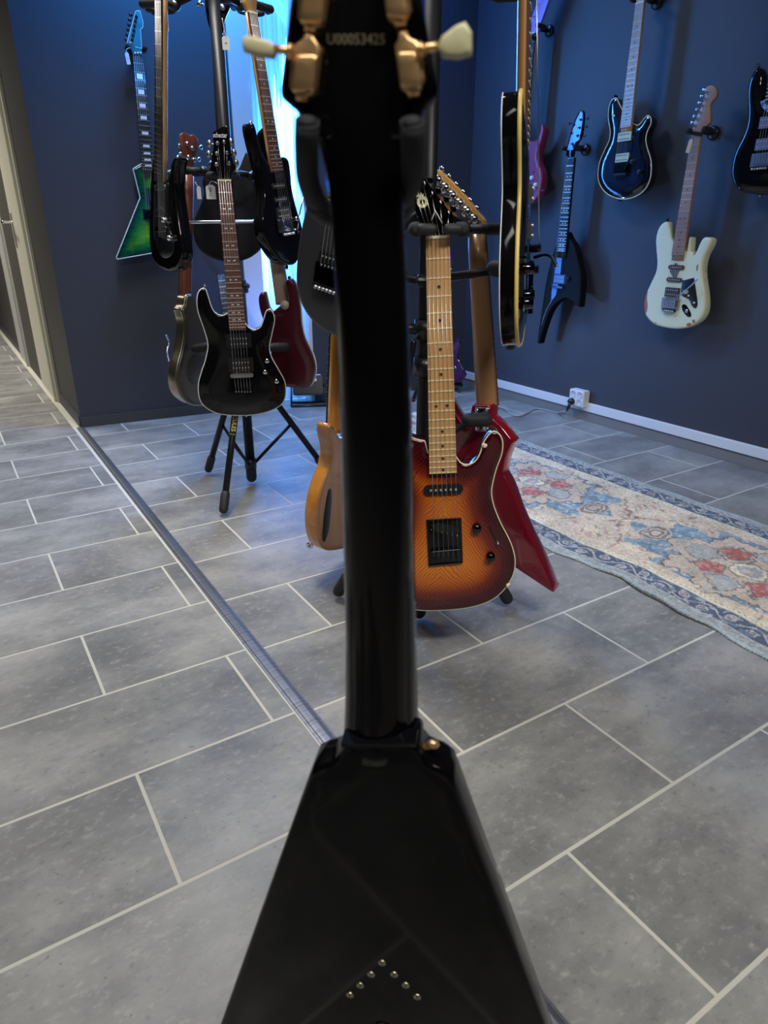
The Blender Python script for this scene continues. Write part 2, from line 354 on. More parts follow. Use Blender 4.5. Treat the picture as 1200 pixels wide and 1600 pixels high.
class G:
    """a hanging thing with its own upright plane; pixel outlines are laid onto that plane"""
    def __init__(s,name,label,cat,anchor,d=None,az=0,tilt=0,plane=None,group=None,nh=None):
        r=ray(*anchor)
        if plane:                     # plane = (point, horizontal normal)
            p0,nn=Vector(plane[0]),Vector(plane[1]).normalized(); nhv=nn
            O=CAM+r*((p0-CAM).dot(nn)/r.dot(nn))
        else:
            O=CAM+r*(d/math.hypot(r.x,r.y)); back=Vector((-r.x,-r.y,0)).normalized()
            nhv=Matrix.Rotation(math.radians(az),3,'Z')@back
        t=math.radians(tilt); Z=Vector((0,0,1))
        n=nhv*math.cos(t)+Z*math.sin(t); v=Z*math.cos(t)-nhv*math.sin(t); y=-n; x=y.cross(v)
        s.M=Matrix(((x.x,y.x,v.x,O.x),(x.y,y.y,v.y,O.y),(x.z,y.z,v.z,O.z),(0,0,0,1))); s.I=s.M.inverted()
        s.o=thing(name,label,cat,s.M,group); s.c=s.I@CAM
    def uv(s,px,py,y=0):
        d=s.I.to_3x3()@ray(px,py); t=(y-s.c.y)/d.y; p=s.c+d*t; return (p.x,p.z)
    def p3(s,px,py,y=0): u=s.uv(px,py,y); return Vector((u[0],y,u[1]))
    def add(s,name,me,m,parent=None,label=None):
        o=bpy.data.objects.new(name,me); COL.objects.link(o); o.parent=parent or s.o
        if m and not me.materials: me.materials.append(m)
        if label: o['label']=label
        return o
    def body(s,pts,T,m,y=0,r=.006,arch=0,aw=.05,corners=(),grid=.012,name='body',loc=False,step=.008):
        P=[p if loc else s.uv(p[0],p[1],y) for p in pts]; s.out=clean(P,step,corners)
        return s.add(name,slab_me(s.out,y,T,r,arch,aw,grid),m)
    def binding(s,m,rad=.0018,y=.003,out=None,name='binding'):
        o=s.out if out is None else out; pts=[(p[0],y,p[1]) for p in o]+[(o[0][0],y,o[0][1])]
        return s.add(name,tube_me(pts,rad,6,False),m)
    def plate(s,name,pts,y,T,m,r=None,parent=None,loc=False,corners=None,step=.004,label=None):
        P=[p if loc else s.uv(p[0],p[1],y) for p in pts]
        if r is None: return s.add(name,poly_me(P,y,T),m,parent,label)
        return s.add(name,slab_me(clean(P,step,corners if corners is not None else ()),y,T,r,0,.05,0),m,parent,label)
    def rect(s,name,a,b,w,y,T,m,r=.0,parent=None,label=None):
        """bar from local a to b, width w"""
        a=np.array(a);b=np.array(b); t=(b-a)/np.linalg.norm(b-a); q=np.array([-t[1],t[0]])*w/2
        P=[a+q,b+q,b-q,a-q]
        if r:                                     # rounded ends
            P=[]; 
            for c,s0 in ((a,1),(b,-1)):
                for k in range(9):
                    an=PI/2+PI*k/8; P.append(c+s0*(t*(math.cos(an)+1)*w/2+q*math.sin(an)) )
        return s.add(name,poly_me(P,y,T),m,parent,label)
    def tube(s,name,pts,rad,m,n=10,parent=None,rnd=False,label=None):
        return s.add(name,(rtube_me if rnd else tube_me)(pts,rad,n),m,parent,label)
    def lathe(s,name,px,py,y,prof,m,parent=None,label=None,n=18):
        me=lathe_me(prof,n); p=s.p3(px,py,y); me.transform(Matrix.Translation(p)); return s.add(name,me,m,parent,label)
    def knob(s,px,py,y=0,r=.0095,h=.016,m=BPL,name='knob'):
        return s.lathe(name,px,py,y,[(r,0),(r,h*.6),(r*.92,h*.85),(r*.6,h),(.0005,h*1.02)],m)
    def button(s,px,py,y,m=CHROME):
        return s.lathe('strap_button',px,py,y,[(.004,0),(.003,.006),(.0075,.009),(.007,.012),(.0005,.013)],m)
    def neck(s,nut,end,bridge,w,yf,mf,mn,nf=22,depth=.018,frets=True,inlay=None,strings=6,mi=PEARL,ystr=None,heel=0,fretm=None,ext=0,loc=False,nutm=BIND,smat=None,backonly=False,nutoff=0,sb=None,flip=False):
        """nut,end,bridge: pixel centres; w=(nut width, end width) in m; yf = y of fretboard face"""
        U=(lambda p:np.array(p)) if loc else (lambda p:np.array(s.uv(p[0],p[1],yf)))
        a=U(nut); b=U(end); br=U(bridge); t=(b-a)/np.linalg.norm(b-a); q=np.array([-t[1],t[0]])
        if q[0]<0: q=-q
        Ls=np.linalg.norm(br-a); Ln=np.linalg.norm(b-a)
        W=lambda l: w[0]+(w[1]-w[0])*l/Ln
        fb=poly_me([a-q*w[0]/2,a+q*w[0]/2,b+q*w[1]/2,b-q*w[1]/2],yf,.006)
        f=s.add('fretboard',fb,mf)
        FL=-1 if flip else 1; F0=0 if flip else .006
        # neck back: D section
        vs=[];fs=[];K=9
        st=[0,.15,.5,.85,1,1.0+heel/Ln] if heel else [0,.15,.5,.85,1]
        for i,u in enumerate(st):
            l=u*Ln; c=a+t*l; ww=W(min(l,Ln)); dp=depth*(1+.2*u)
            for k in range(K):
                an=PI*k/(K-1); x=-math.cos(an)*ww/2; yy=F0+FL*math.sin(an)**.8*dp
                if k in(0,K-1): yy=F0
                p=c+q*x; vs.append((p[0],yf+yy,p[1]))
        for i in range(len(st)-1):
            for k in range(K-1): fs.append((i*K+k,i*K+k+1,(i+1)*K+k+1,(i+1)*K+k))
            fs.append((i*K+K-1,i*K,(i+1)*K,(i+1)*K+K-1))
        fs.append(tuple(reversed(range(K)))); fs.append(tuple(range((len(st)-1)*K,len(st)*K)))
        me=mesh(vs,fs,True); bm=bmesh.new(); bm.from_mesh(me); bmesh.ops.recalc_face_normals(bm,faces=bm.faces[:]); bm.to_mesh(me); bm.free()
        s.add('neck',me,mn)
        s.rect('nut',tuple(a-q*w[0]/2),tuple(a+q*w[0]/2),.005,yf-(0 if flip else .002),.008,nutm)
        fm=fretm or FRETM
        if frets:
            proto=None
            for n_ in range(1,nf+1):
                l=Ls*(1-2**(-n_/12))
                if l>Ln-.002: break
                c=a+t*l; ww=W(l)
                s.rect('fret',tuple(c-q*ww/2),tuple(c+q*ww/2),.0025,yf+(.0055 if flip else -.0012),.0017,fm,parent=f)
            if inlay:
                for n_ in (3,5,7,9,12,15,17,19,21):
                    if n_>nf: break
                    l=Ls*(1-.5*(2**(-n_/12)+2**(-(n_-1)/12)))
                    if l>Ln-.004: break
                    c=a+t*l; gap=Ls*(2**(-(n_-1)/12)-2**(-n_/12)); ww=W(l)
                    if inlay=='dot':
                        for off in ((-.011,.011) if n_==12 else (0,)):
                            p=c+q*off; me=lathe_me([(.0032,0),(.0032,.0005)],12); me.transform(Matrix.Translation((p[0],yf,p[1]))); s.add('inlay',me,mi,f)
                    elif inlay=='block':
                        s.rect('inlay',tuple(c-q*ww*.27),tuple(c+q*ww*.27),gap*.62,yf-.0004,.001,mi,parent=f)
                    else:              # small cross / diamond motifs
                        for off in (-.009,.009):
                            p=c+q*off; s.add('inlay',poly_me([p+q*.006,p+t*.0025,p-q*.006,p-t*.0025],yf-.0004,.001),mi,f)
        if strings:
            nb=sb if sb is not None else br
            sp=w[0]*.84; sp2=.052*(strings-1)/5
            for k in range(strings):
                u=k/(strings-1)-.5; p=a+q*u*sp; e=np.array(nb)+q*u*sp2
                ys=ystr if ystr is not None else yf-.006
                s.tube('string',[(p[0],yf-.0025,p[1]),(e[0],ys,e[1])],.00052-.00004*k,smat or STRING,5)
        s.t=t;s.q=q;s.a=a;s.b=b;s.br=br;s.Ls=Ls
        return f
    def at_s(s,l,off=0): p=s.a+s.t*l+s.q*off; return (p[0],p[1])    # metres along the string line from the nut
    def humbucker(s,l,y,m=BPL,w=.07,h=.038,poles=True,mp=POLE,ring=True):
        a=s.at_s(l,-w/2);b=s.at_s(l,w/2)
        o=s.rect('pickup',a,b,h,y-.006,.006,m)
        if ring: s.rect('mounting_ring',s.at_s(l,-w/2-.008),s.at_s(l,w/2+.008),h+.01,y-.002,.002,BPL,parent=o)
        if poles:
            bm_=[];vs=[];fs=[]
            for rr in (-.009,.009):
                for k in range(6):
                    c=s.at_s(l+rr,(k-2.5)*.0102); n0=len(vs)
                    for yy in (y-.006,y-.0078):
                        for j in range(8): an=2*PI*j/8; vs.append((c[0]+.0022*math.cos(an),yy,c[1]+.0022*math.sin(an)))
                    for j in range(8): fs.append((n0+j,n0+(j+1)%8,n0+8+(j+1)%8,n0+8+j))
                    fs.append(tuple(n0+8+j for j in range(8)))
            s.add('pole_pieces',mesh(vs,fs),mp,o)
        return o
    def single(s,l,y,m=BPL,w=.076,h=.018,sk=0,mp=POLE):
        o=s.rect('pickup',s.at_s(l-sk,-w/2),s.at_s(l+sk,w/2),h,y-.005,.005,m,r=1)
        vs=[];fs=[]
        for k in range(6):
            c=s.at_s(l+sk*(k-2.5)/3.6,(k-2.5)*.0104); n0=len(vs)
            for yy in (y-.005,y-.0068):
                for j in range(8): an=2*PI*j/8; vs.append((c[0]+.0024*math.cos(an),yy,c[1]+.0024*math.sin(an)))
            for j in range(8): fs.append((n0+j,n0+(j+1)%8,n0+8+(j+1)%8,n0+8+j))
            fs.append(tuple(n0+8+j for j in range(8)))
        s.add('pole_pieces',mesh(vs,fs),mp,o); return o
    def floyd(s,l,y,m=CHROME,m2=None,arm=None):
        """locking tremolo: base plate, six saddles, fine-tuner block"""
        m2=m2 or m
        o=s.rect('tremolo_bridge',s.at_s(l+.002,-.043),s.at_s(l+.002,.043),.045,y-.006,.004,m)
        for k in range(6):
            a=s.at_s(l-.014,(k-2.5)*.0105); b=s.at_s(l+.016,(k-2.5)*.0105)
            s.rect('saddle',a,b,.0088,y-.015,.010,m,parent=o)
            c=s.at_s(l+.032,(k-2.5)*.0105); me=lathe_me([(.004,0),(.004,.008),(.0005,.0085)],10); me.transform(Matrix.Translation((c[0],y-.012,c[1]))); s.add('fine_tuner',me,m2,o)
        s.rect('tuner_block',s.at_s(l+.030,-.033),s.at_s(l+.030,.033),.012,y-.013,.008,BPL,parent=o)
        if arm:
            P=[s.p3(*p) for p in arm]; s.tube('tremolo_arm',smooth_path(P,4),.003,m,8,parent=o,rnd=True)
        return o
    def tuner_post(s,px,py,y,m=CHROME): return s.lathe('tuner_post',px,py,y,[(.006,0),(.006,.002),(.003,.003),(.003,.010),(.0005,.011)],m,n=12)
    def tuner_button(s,px,py,y,ang,m=CHROME,sz=1.0):
        """button with shaft; ang = direction in the plane the shaft comes from (deg)"""
        p=s.p3(px,py,y); a=math.radians(ang); d=Vector((math.cos(a),0,math.sin(a)))
        me=lathe_me([(.0005,-.003),(.005*sz,-.003),(.0085*sz,0),(.005*sz,.003),(.0005,.003)],12); me.transform(Matrix.Translation(p))
        me.transform(Matrix.Identity(4)); o=s.add('tuner_button',me,m)
        s.tube('tuner_shaft',[p,p-d*.02*sz],.002,m,6,parent=o); return o

def tube_obj(parent,name,pts,r,m,n=12,rnd=False,label=None):
    o=bpy.data.objects.new(name,(rtube_me if rnd else tube_me)([Vector(p) for p in pts],r,n)); COL.objects.link(o); o.data.materials.append(m); o.parent=parent
    if label:o['label']=label
    return o
#STRUCTURE
# ---------------------------------------------------------------- the room
def struct(name,me,m): return tag(link(name,me,m),kind='structure')
BP0=Vector((.50,3.70,0)); BP1=Vector((2.80,3.47,0)); BD=(BP1-BP0).normalized(); BN=Vector((-BD.y*-1,-BD.x,0)); BN=Vector((BD.y,-BD.x,0))   # BN points into the room
def wall_run(name,p,q,th,z0,z1,m,nout,parent=None,bev=0):
    """box from p to q (front face), thickness th in direction nout"""
    p=Vector((p[0],p[1],0));q=Vector((q[0],q[1],0)); d=Vector(nout).normalized()*th
    c=[p,q,q+d,p+d]; vs=[(v.x,v.y,z) for z in (z0,z1) for v in c]
    me=mesh(vs,[(0,1,2,3)[::-1],(4,5,6,7),(0,1,5,4),(1,2,6,5),(2,3,7,6),(3,0,4,7)])
    bm=bmesh.new(); bm.from_mesh(me); bmesh.ops.recalc_face_normals(bm,faces=bm.faces[:])
    if bev: bmesh.ops.bevel(bm,geom=bm.edges[:],offset=bev,segments=2,affect='EDGES')
    bm.to_mesh(me); bm.free()
    if parent is None: return struct(name,me,m)
    o=link(name,me,m,parent); return o
ZC=2.7
# floor: grout bed + individual tiles
fo=struct('floor',box_me((-4.5,-2.5,-.05),(3.2,11.5,-.0004)),GROUT)
TW=.5526; GR=.0056
tile_cache={}
def tile(x0,x1,y0,y1):
    w,h=round(x1-x0-GR,4),round(y1-y0-GR,4)
    if w<.012 or h<.012: return
    k=(w,h)
    if k not in tile_cache:
        bm=bmesh.new(); bmesh.ops.create_cube(bm,size=1)
        for v in bm.verts: v.co=Vector((v.co.x*w,v.co.y*h,-.004+v.co.z*.008))
        bmesh.ops.bevel(bm,geom=[e for e in bm.edges if all(v.co.z>-.003 for v in e.verts)],offset=.0008,segments=1,affect='EDGES')
        me=bpy.data.meshes.new('tile'); bm.to_mesh(me); bm.free(); me.materials.append(TILE); tile_cache[k]=me
    o=bpy.data.objects.new('tile',tile_cache[k]); COL.objects.link(o); o.parent=fo; o.location=((x0+x1)/2,(y0+y1)/2,0)
def seen(x,y):
    v=Vector((x,y,0))-CAM; R=cam.rotation_euler.to_matrix().inverted()@v
    if R.z>-.05: return False
    u=600-F_PX*R.x/R.z; w=800+F_PX*R.y/R.z; return -260<u<1460 and 300<w<1860
def field(xa,xb,ya,yb,y_0,pitch,ph):
    k=math.floor((ya-y_0)/pitch)
    far=[]
    while y_0+k*pitch<yb:
        r0,r1=max(ya,y_0+k*pitch),min(yb,y_0+(k+1)*pitch)
        off=ph if k%2==0 else ph+TW/2
        j=math.floor((xa-off)/TW)
        while off+j*TW<xb:
            c0,c1=max(xa,off+j*TW),min(xb,off+(j+1)*TW)
            if c1-c0>.02 and r1-r0>.02 and (math.hypot((c0+c1)/2,(r0+r1)/2)<.8 or any(seen(a,b) for a in (c0,c1,(c0+c1)/2) for b in (r0,r1))): tile(c0,c1,r0,r1)
            j+=1
        k+=1
STX0,STX1=.462,.490                 # metal strip
field(-3.2,STX0,-.4,9.3,.913*.88,.3137*.88,.153*.88)
field(STX1,2.80,-.6,3.72,.905*.88,.3072*.88,(.153*.88))
def strip_me():
    pr=[(-.019,-.003),(-.018,.0012),(-.0125,.0016),(-.0115,.0030),(-.006,.0042),(.004,.0044),(.0105,.0034),(.0125,.0016),(.0175,.0012),(.018,-.003)]; vs=[];fs=[]; n=len(pr)
    for yy in (-1,3.70): vs+=[((STX0+STX1)/2+a,yy,b) for a,b in pr]
    for k in range(n-1): fs.append((k,k+1,n+k+1,n+k))
    return mesh(vs,fs)
SM=mat('metal_strip',(.34,.34,.36),.3,1); t_=N(SM,'ShaderNodeTexCoord'); mp_=N(SM,'ShaderNodeMapping'); mp_.inputs['Scale'].default_value=(8,160,8); L(SM,t_.outputs['Object'],mp_.inputs[0]); f_=noise(SM,1,4,vec=mp_.outputs[0]); g_=noise(SM,5,5)
L(SM,mixc(SM,g_,ramp(SM,f_,[(.35,(.16,.16,.17)),(.7,(.50,.50,.52))]),(.22,.22,.235)),bs(SM).inputs['Base Color']); L(SM,ramp(SM,f_,[(.3,(.55,.55,.55)),(.7,(.36,.36,.36))]),bs(SM).inputs['Roughness'])
tr=struct('trim_1',strip_me(),SM); tr.rotation_euler[2]=math.radians(-.25); tr['label']='metal transition strip set into the tiled floor'
# back wall with the curtained window opening
def onback(px,z=0):                 # where the vertical line through pixel column px meets the back wall
    r=ray(px,630); t=(BP0-CAM).dot(BN)/r.dot(BN); p=CAM+r*t; return Vector((p.x,p.y,0))
W0=onback(396); W1=onback(492)
wall_run('wall_back',BP0,W0,.12,0,ZC,WALLP,-BN)
wall_run('wall_back_right',W1,BP1+BD*.12,.12,0,ZC,WALLP,-BN)
wall_run('wall_right',(2.80,3.6),(2.80,-2.5),.12,0,ZC,WALLP,(1,0,0))
wall_run('wall_hall',(.50,3.70),(.50,11.4),.10,0,ZC,HALLP,(1,0,0))
wall_run('wall_far',(-4.5,11.4),(.6,11.4),.1,0,ZC,FARW,(0,1,0))
wall_run('wall_left',(-4.5,-2.5),(-4.5,11.4),.1,0,ZC,FARW,(-1,0,0))
wall_run('wall_near',(-4.5,-2.5),(3.2,-2.5),.1,0,ZC,FARW,(0,-1,0))
struct('ceiling',box_me((-4.5,-2.5,ZC),(3.2,11.5,ZC+.1)),CEIL)
for a,b in ((BP0,W0),(W1,BP1)): wall_run('baseboard_back',a,b,.009,0,.052,DPLINTH,BN)
wall_run('baseboard_right',(2.80,3.47),(2.80,-1.5),.010,0,.050,PLINTH,(-1,0,0),bev=.001)
wall_run('trim_2',(2.80,3.47),(2.80,-1.5),.018,.052,.098,DUCT,(-1,0,0),bev=.003)['label']='white cable duct running above the grey tile plinth'
wall_run('baseboard_hall',(.50,3.70),(.50,4.30),.009,0,.06,DPLINTH,(-1,0,0))
wall_run('baseboard_hall',(.50,5.02),(.50,5.66),.009,0,.06,DPLINTH,(-1,0,0))
wall_run('baseboard_hall',(.50,6.25),(.50,9.5),.009,0,.06,DPLINTH,(-1,0,0))
# window: frame, pane, curtain
win=struct('window_1',mesh([(0,0,0)],[]),None)
def wpart(name,p,q,th,z0,z1,m,n,lab=None,bev=0):
    o=wall_run(name,p,q,th,z0,z1,m,n,parent=win,bev=bev)
    if lab:o['label']=lab
    return o
WF=mat('white_window_frame',(.62,.62,.64),.5)
wv=(W1-W0).normalized()
wpart('frame_stile',W0+BN*.012,W0+wv*.10+BN*.012,.13,0,ZC-.02,WF,-BN)
wpart('frame_stile',W1-wv*.02+BN*.004,W1+BN*.004,.12,0,ZC-.02,WF,-BN)
PANE=mat('daylit_pane',(.2,.4,.7),.3,emit=(.12,.42,1.0,1.3))
wpart('pane',W0-BN*.10,W1-BN*.10,.01,.0,ZC,PANE,-BN)
# curtain: pleated translucent cloth with a rounded top edge
cm=bpy.data.materials.new('sheer_curtain'); cm.use_nodes=True; nt=cm.node_tree; b_=nt.nodes['Principled BSDF']; o_=nt.nodes['Material Output']
b_.inputs['Base Color'].default_value=(.75,.80,.88,1); b_.inputs['Roughness'].default_value=.8
tl=nt.nodes.new('ShaderNodeBsdfTranslucent'); tl.inputs[0].default_value=(.80,.86,.95,1)
mx=nt.nodes.new('ShaderNodeMixShader'); mx.inputs[0].default_value=.62
nt.links.new(b_.outputs[0],mx.inputs[1]); nt.links.new(tl.outputs[0],mx.inputs[2]); nt.links.new(mx.outputs[0],o_.inputs[0])
nx,nz=60,24; Wd=(W1-W0).length-.125; vs=[];fs=[]
for j in range(nz+1):
    for i in range(nx+1):
        u=i/nx; top=1.93-.16*(2*u-1)**2; z=.02+(top-.02)*j/nz
        dp=-.035+.010*math.sin(u*26+.6*math.sin(z*2))*(1-.3*j/nz)+.006*math.sin(u*61)
        p=W0+wv*(.10+Wd*u)+BN*dp; vs.append((p.x,p.y,z))
for j in range(nz):
    for i in range(nx): a=j*(nx+1)+i; fs.append((a,a+1,a+nx+2,a+nx+1))
cur=tag(link('curtain',mesh(vs,fs,True),cm),'pale sheer curtain glowing blue in the narrow window of the back wall','curtain')
# hall doors
def hall_door(idx,y0,y1,m,lab,handle):
    d=struct('door_%d'%idx,box_me((.478,y0+.05,.006),(.505,y1,2.1),.002),m); d['label']=lab
    link('door_casing',box_me((.484,y0-.005,0),(.50,y0+.048,2.16),.003),m,d); 
    link('door_casing',box_me((.484,y1+.002,0),(.50,y1+.05,2.16),.003),m,d)
    link('door_stop',box_me((.470,y0+.042,0),(.486,y0+.06,2.12),.002),m,d)
    if handle:
        zh=.98; h=link('door_handle',rtube_me(smooth_path([(.478,y1-.10,zh),(.43,y1-.10,zh),(.422,y1-.11,zh),(.42,y1-.16,zh),(.42,y1-.22,zh)],4),.008,10),CHROME,d)
        link('key',box_me((.465,y1-.112,zh-.10),(.478,y1-.088,zh-.09)),CHROME,d)
        link('lock_plate',box_me((.474,y1-.125,zh-.14),(.479,y1-.075,zh+.05),.002),CHROME,d)
hall_door(1,4.335,4.96,DOORW,'ivory hallway door with chrome handle nearest the wall corner',True)
hall_door(2,5.66,6.15,DOORG,'greyish white hallway door further down the corridor',False)
struct('door_3',box_me((.488,5.03,.0),(.502,5.65,2.2)),mat('dark_olive_panel',(.06,.055,.045),.6))  # dark panel over the gap between the two hall doors
#PROPS
# ---------------------------------------------------------------- runner rug
def rug():
    x0,x1=1.495,2.243; y0,y1=-.25,3.02; w=x1-x0; nx,ny=186,760
    us=np.linspace(0,1,nx+1); vs_=np.linspace(y0,y1,ny+1)
    U,V=np.meshgrid(us,vs_); X=x0+U*w; 
    edge=np.minimum(U,1-U)
    # wavy near edge
    wav=.012*np.sin(V*7.3)+.007*np.sin(V*17+1)+.004*np.sin(V*41)
    X=X+wav*(1-U)**3+ .004*np.sin(V*23)*U**4
    Z=.006+.010*np.maximum(0,np.sin(V*7.3+.6))*(1-U)**6
    rs=np.random.RandomState(3)
    def vnoise(fx,fy,seed):
        r=np.random.RandomState(seed); gx,gy=int(fx)+3,int(fy)+3; g=r.rand(gy,gx)
        a=U*fx; b=(V-y0)/(y1-y0)*fy; i=a.astype(int); j=b.astype(int); fa=a-i; fb=b-j; fa=fa*fa*(3-2*fa); fb=fb*fb*(3-2*fb)
        return (g[j,i]*(1-fa)+g[j,i+1]*fa)*(1-fb)+(g[j+1,i]*(1-fa)+g[j+1,i+1]*fa)*fb
    d=edge*w                              # metres from long edge
    C=np.zeros(U.shape+(3,))
    def put(mask,c,a=1.0):
        m=(mask*a)[...,None] if mask.dtype!=bool else (mask.astype(float)*a)[...,None]
        C[:]=C*(1-m)+np.array(c)*m
    beige=(.74,.63,.45); cream=(.76,.70,.51); pink=(.70,.48,.37); blue=(.19,.29,.36); navy=(.075,.10,.16); grey=(.40,.42,.40); red=(.46,.13,.11); brown=(.15,.09,.07)
    put(np.ones_like(U),beige)
    put(vnoise(9,40,1),pink,.38); put(vnoise(30,130,2)>.72,(.70,.60,.50),.8); 
    xs=(U-.5)*w; per=.92; vc=((V-.93)%per); vc=np.where(vc>per/2,vc-per,vc)   # medallions each .92 m
    xs=xs+.022*(vnoise(26,110,21)-.5)+.010*(vnoise(60,260,22)-.5); vc=vc+.022*(vnoise(24,100,23)-.5)+.010*(vnoise(64,250,24)-.5)
    ang=np.arctan2(vc,xs); rad=np.hypot(xs,vc*.86)
    # blue star field round the medallions
    n1=vnoise(40,170,5); n2=vnoise(70,300,6); n3=vnoise(16,70,7)
    starB=.285*(1+.16*np.cos(4*ang))+.03*np.cos(16*ang)+.035*(n1-.5)
    lens=(np.abs(xs)<.10-.9*np.maximum(0,np.abs(vc)-.30))&(np.abs(vc)<.42)
    inb=((rad<starB)|lens)&(d>.17-.0)
    put(inb,blue); put(inb&(n1>.62),(.30,.42,.48),.8); put(inb&(n2>.74),(.60,.55,.47),.9)
    starM=.205*(1+.09*np.cos(8*ang))+.012*np.cos(24*ang)
    put((rad<starM+.006)&(rad>starM-.004),brown,.8)
    inm=rad<starM-.002; put(inm,(.60,.49,.37)); put(inm&(n2>.72),pink,.7); put(inm&(n1<.25),grey,.6)
    # grey palmettes and red flowers
    for k in range(4):
        a0=k*PI/2; cx,cy=.135*np.cos(a0),.135*np.sin(a0)/.86; rr=np.hypot(xs-cx,vc-cy)
        put((rr<.048)&(n2>.2),grey); put((rr<.052)&(rr>.047),brown,.7); put((rr<.025)&(n2>.55),(.55,.50,.44))
        a0+=PI/4; cx,cy=.105*np.cos(a0),.105*np.sin(a0)/.86; rr=np.hypot(xs-cx,vc-cy)+.008*np.cos(5*np.arctan2(vc-cy,xs-cx))
        put((rr<.040),red); put((rr<.040)&(n2>.6),(.60,.28,.24)); put((rr<.046)&(rr>.040),(.10,.11,.12),.8); put((rr<.060)&(rr>.05)&(n2>.6),(.10,.10,.12),.8)
    put((rad<.050),cream); put((rad<.052)&(rad>.045),brown,.7); put((rad<.030),grey); put((rad<.014),pink)
    # small almond motifs on the axis
    for s0 in (-1,1):
        e=np.hypot(xs/.055,(vc-s0*.33)/.032); put((e<1.35),(.60,.52,.42)); put((np.abs(e-1.0)<.13)|(np.abs(e-.55)<.12),brown,.75)
    # leafy outlines in the beige corners
    lf=np.sin(xs*55+3*np.sin(vc*19))*np.sin(vc*48+2.5*np.sin(xs*24)); fieldm=(d>.135)&~((rad<starB)|lens)
    put(fieldm&(np.abs(lf)<.05)&(n3>.45),brown,.6); put(fieldm&(lf>.62),pink,.75); put(fieldm&(lf>.86),(.5,.3,.27),.7)
    put((np.abs(rad-.365-.03*np.cos(8*ang))<.004)&(d>.135)&(n3>.35),brown,.6)
    # borders
    b=d<.135; put(b,cream)
    dots=((V*62)%1<.45); put((d<.128)&(d>.121)&dots,brown,.7); put((d<.110)&(d>.105),navy,.7)
    nb=(d<.105)&(d>.040); put(nb,navy); ph=np.abs(((V*7.2)%1)-.5)*2; mid=d-.072
    sc=np.sin(V*45)*.022; put(nb&(np.abs(mid-sc)<.0038),(.52,.50,.46),.9)
    fx=((V*14.3)%1-.5)/14.3; fr=np.hypot(mid+np.sin(V*45)*.010,fx*1.0); put(nb&(fr<.016)&(fr>.011),(.55,.54,.50),.9); put(nb&(fr<.009),(.50,.35,.30),.8)
    put(nb&(n2>.70),(.46,.48,.50),.75); put(nb&(n1<.22),(.14,.19,.27),.8)
    put((d<.044)&(d>.039),(.50,.49,.45)); 
    ob=d<.037; put(ob,grey); put(ob&(((V*40+d*60)%1)<.35)&(d>.013),(.20,.24,.27),.8); put(ob&(n2>.65),(.45,.48,.47),.8); put(d<.010,(.40,.45,.46))
    fade=.78+.30*vnoise(14,60,9)+.34*(vnoise(110,460,31)-.5)+.30*(rs.rand(*U.shape)-.5); C=np.clip(C*fade[...,None],0,1)
    W_=.10;  C=C*(1-W_)+np.array((.42,.43,.42))*W_
    n=(nx+1)*(ny+1); co=np.stack([X.ravel(),V.ravel(),Z.ravel()],1)
    idx=np.arange(n).reshape(ny+1,nx+1); q=np.stack([idx[:-1,:-1],idx[:-1,1:],idx[1:,1:],idx[1:,:-1]],-1).reshape(-1,4)
    # rim down to the floor
    rim=np.concatenate([idx[0,:],idx[1:,-1],idx[-1,-2::-1],idx[-2:0:-1,0]]); low=co[rim].copy(); low[:,2]=.0004
    co=np.concatenate([co,low]); k=len(rim); r2=n+np.arange(k); q2=np.stack([rim,r2,np.roll(r2,-1),np.roll(rim,-1)],1)
    me=bpy.data.meshes.new('rug'); Q=np.concatenate([q,q2]); me.vertices.add(len(co)); me.vertices.foreach_set('co',co.astype(np.float32).ravel())
    me.loops.add(Q.size); me.loops.foreach_set('vertex_index',Q.ravel().astype(np.int32)); me.polygons.add(len(Q))
    me.polygons.foreach_set('loop_start',np.arange(0,Q.size,4,dtype=np.int32)); me.polygons.foreach_set('loop_total',np.full(len(Q),4,np.int32))
    me.update(calc_edges=True); me.validate()
    ca=me.color_attributes.new('weave','FLOAT_COLOR','POINT'); cc=np.ones((len(co),4),np.float32); cc[:n,:3]=C.reshape(-1,3); cc[n:,:3]=(.07,.08,.08); ca.data.foreach_set('color',cc.ravel())
    m=mat('woven_rug',(.5,.5,.5),.95,spec=.1); a=N(m,'ShaderNodeVertexColor'); a.layer_name='weave'
    f=noise(m,420,2); L(m,mixc(m,1.0,a.outputs[0],ramp(m,f,[(.3,(.72,.72,.72)),(.7,(1.22,1.22,1.22))]),'MULTIPLY'),bs(m).inputs['Base Color']); bump(m,f,.5,.002)
    o=link('runner_rug',me,m); tag(o,'faded oriental runner rug with blue, beige and red medallions on the tiles','rug')
    # fluffy selvedge along both long sides: short threads, uncountable
    vs=[];fs=[]
    for side in (0,nx):
        for j in range(0,ny,1):
            for _ in range(2):
                p=co[idx[j,side]]; s0=-1 if side==0 else 1; dx=s0*random.uniform(.004,.011); dy=random.uniform(-.005,.005); k0=len(vs)
                y_=p[1]+random.uniform(0,.004)
                vs+= [(p[0]-s0*.002,y_-.0012,p[2]),(p[0]-s0*.002,y_+.0012,p[2]),(p[0]+dx,y_+dy,max(.0008,p[2]-.004+random.uniform(-.001,.004)))]; fs.append((k0,k0+1,k0+2))
    fr=link('fringe',mesh(vs,fs),mat('pale_thread',(.36,.41,.42),.9),o); fr['kind']='stuff'
rug()
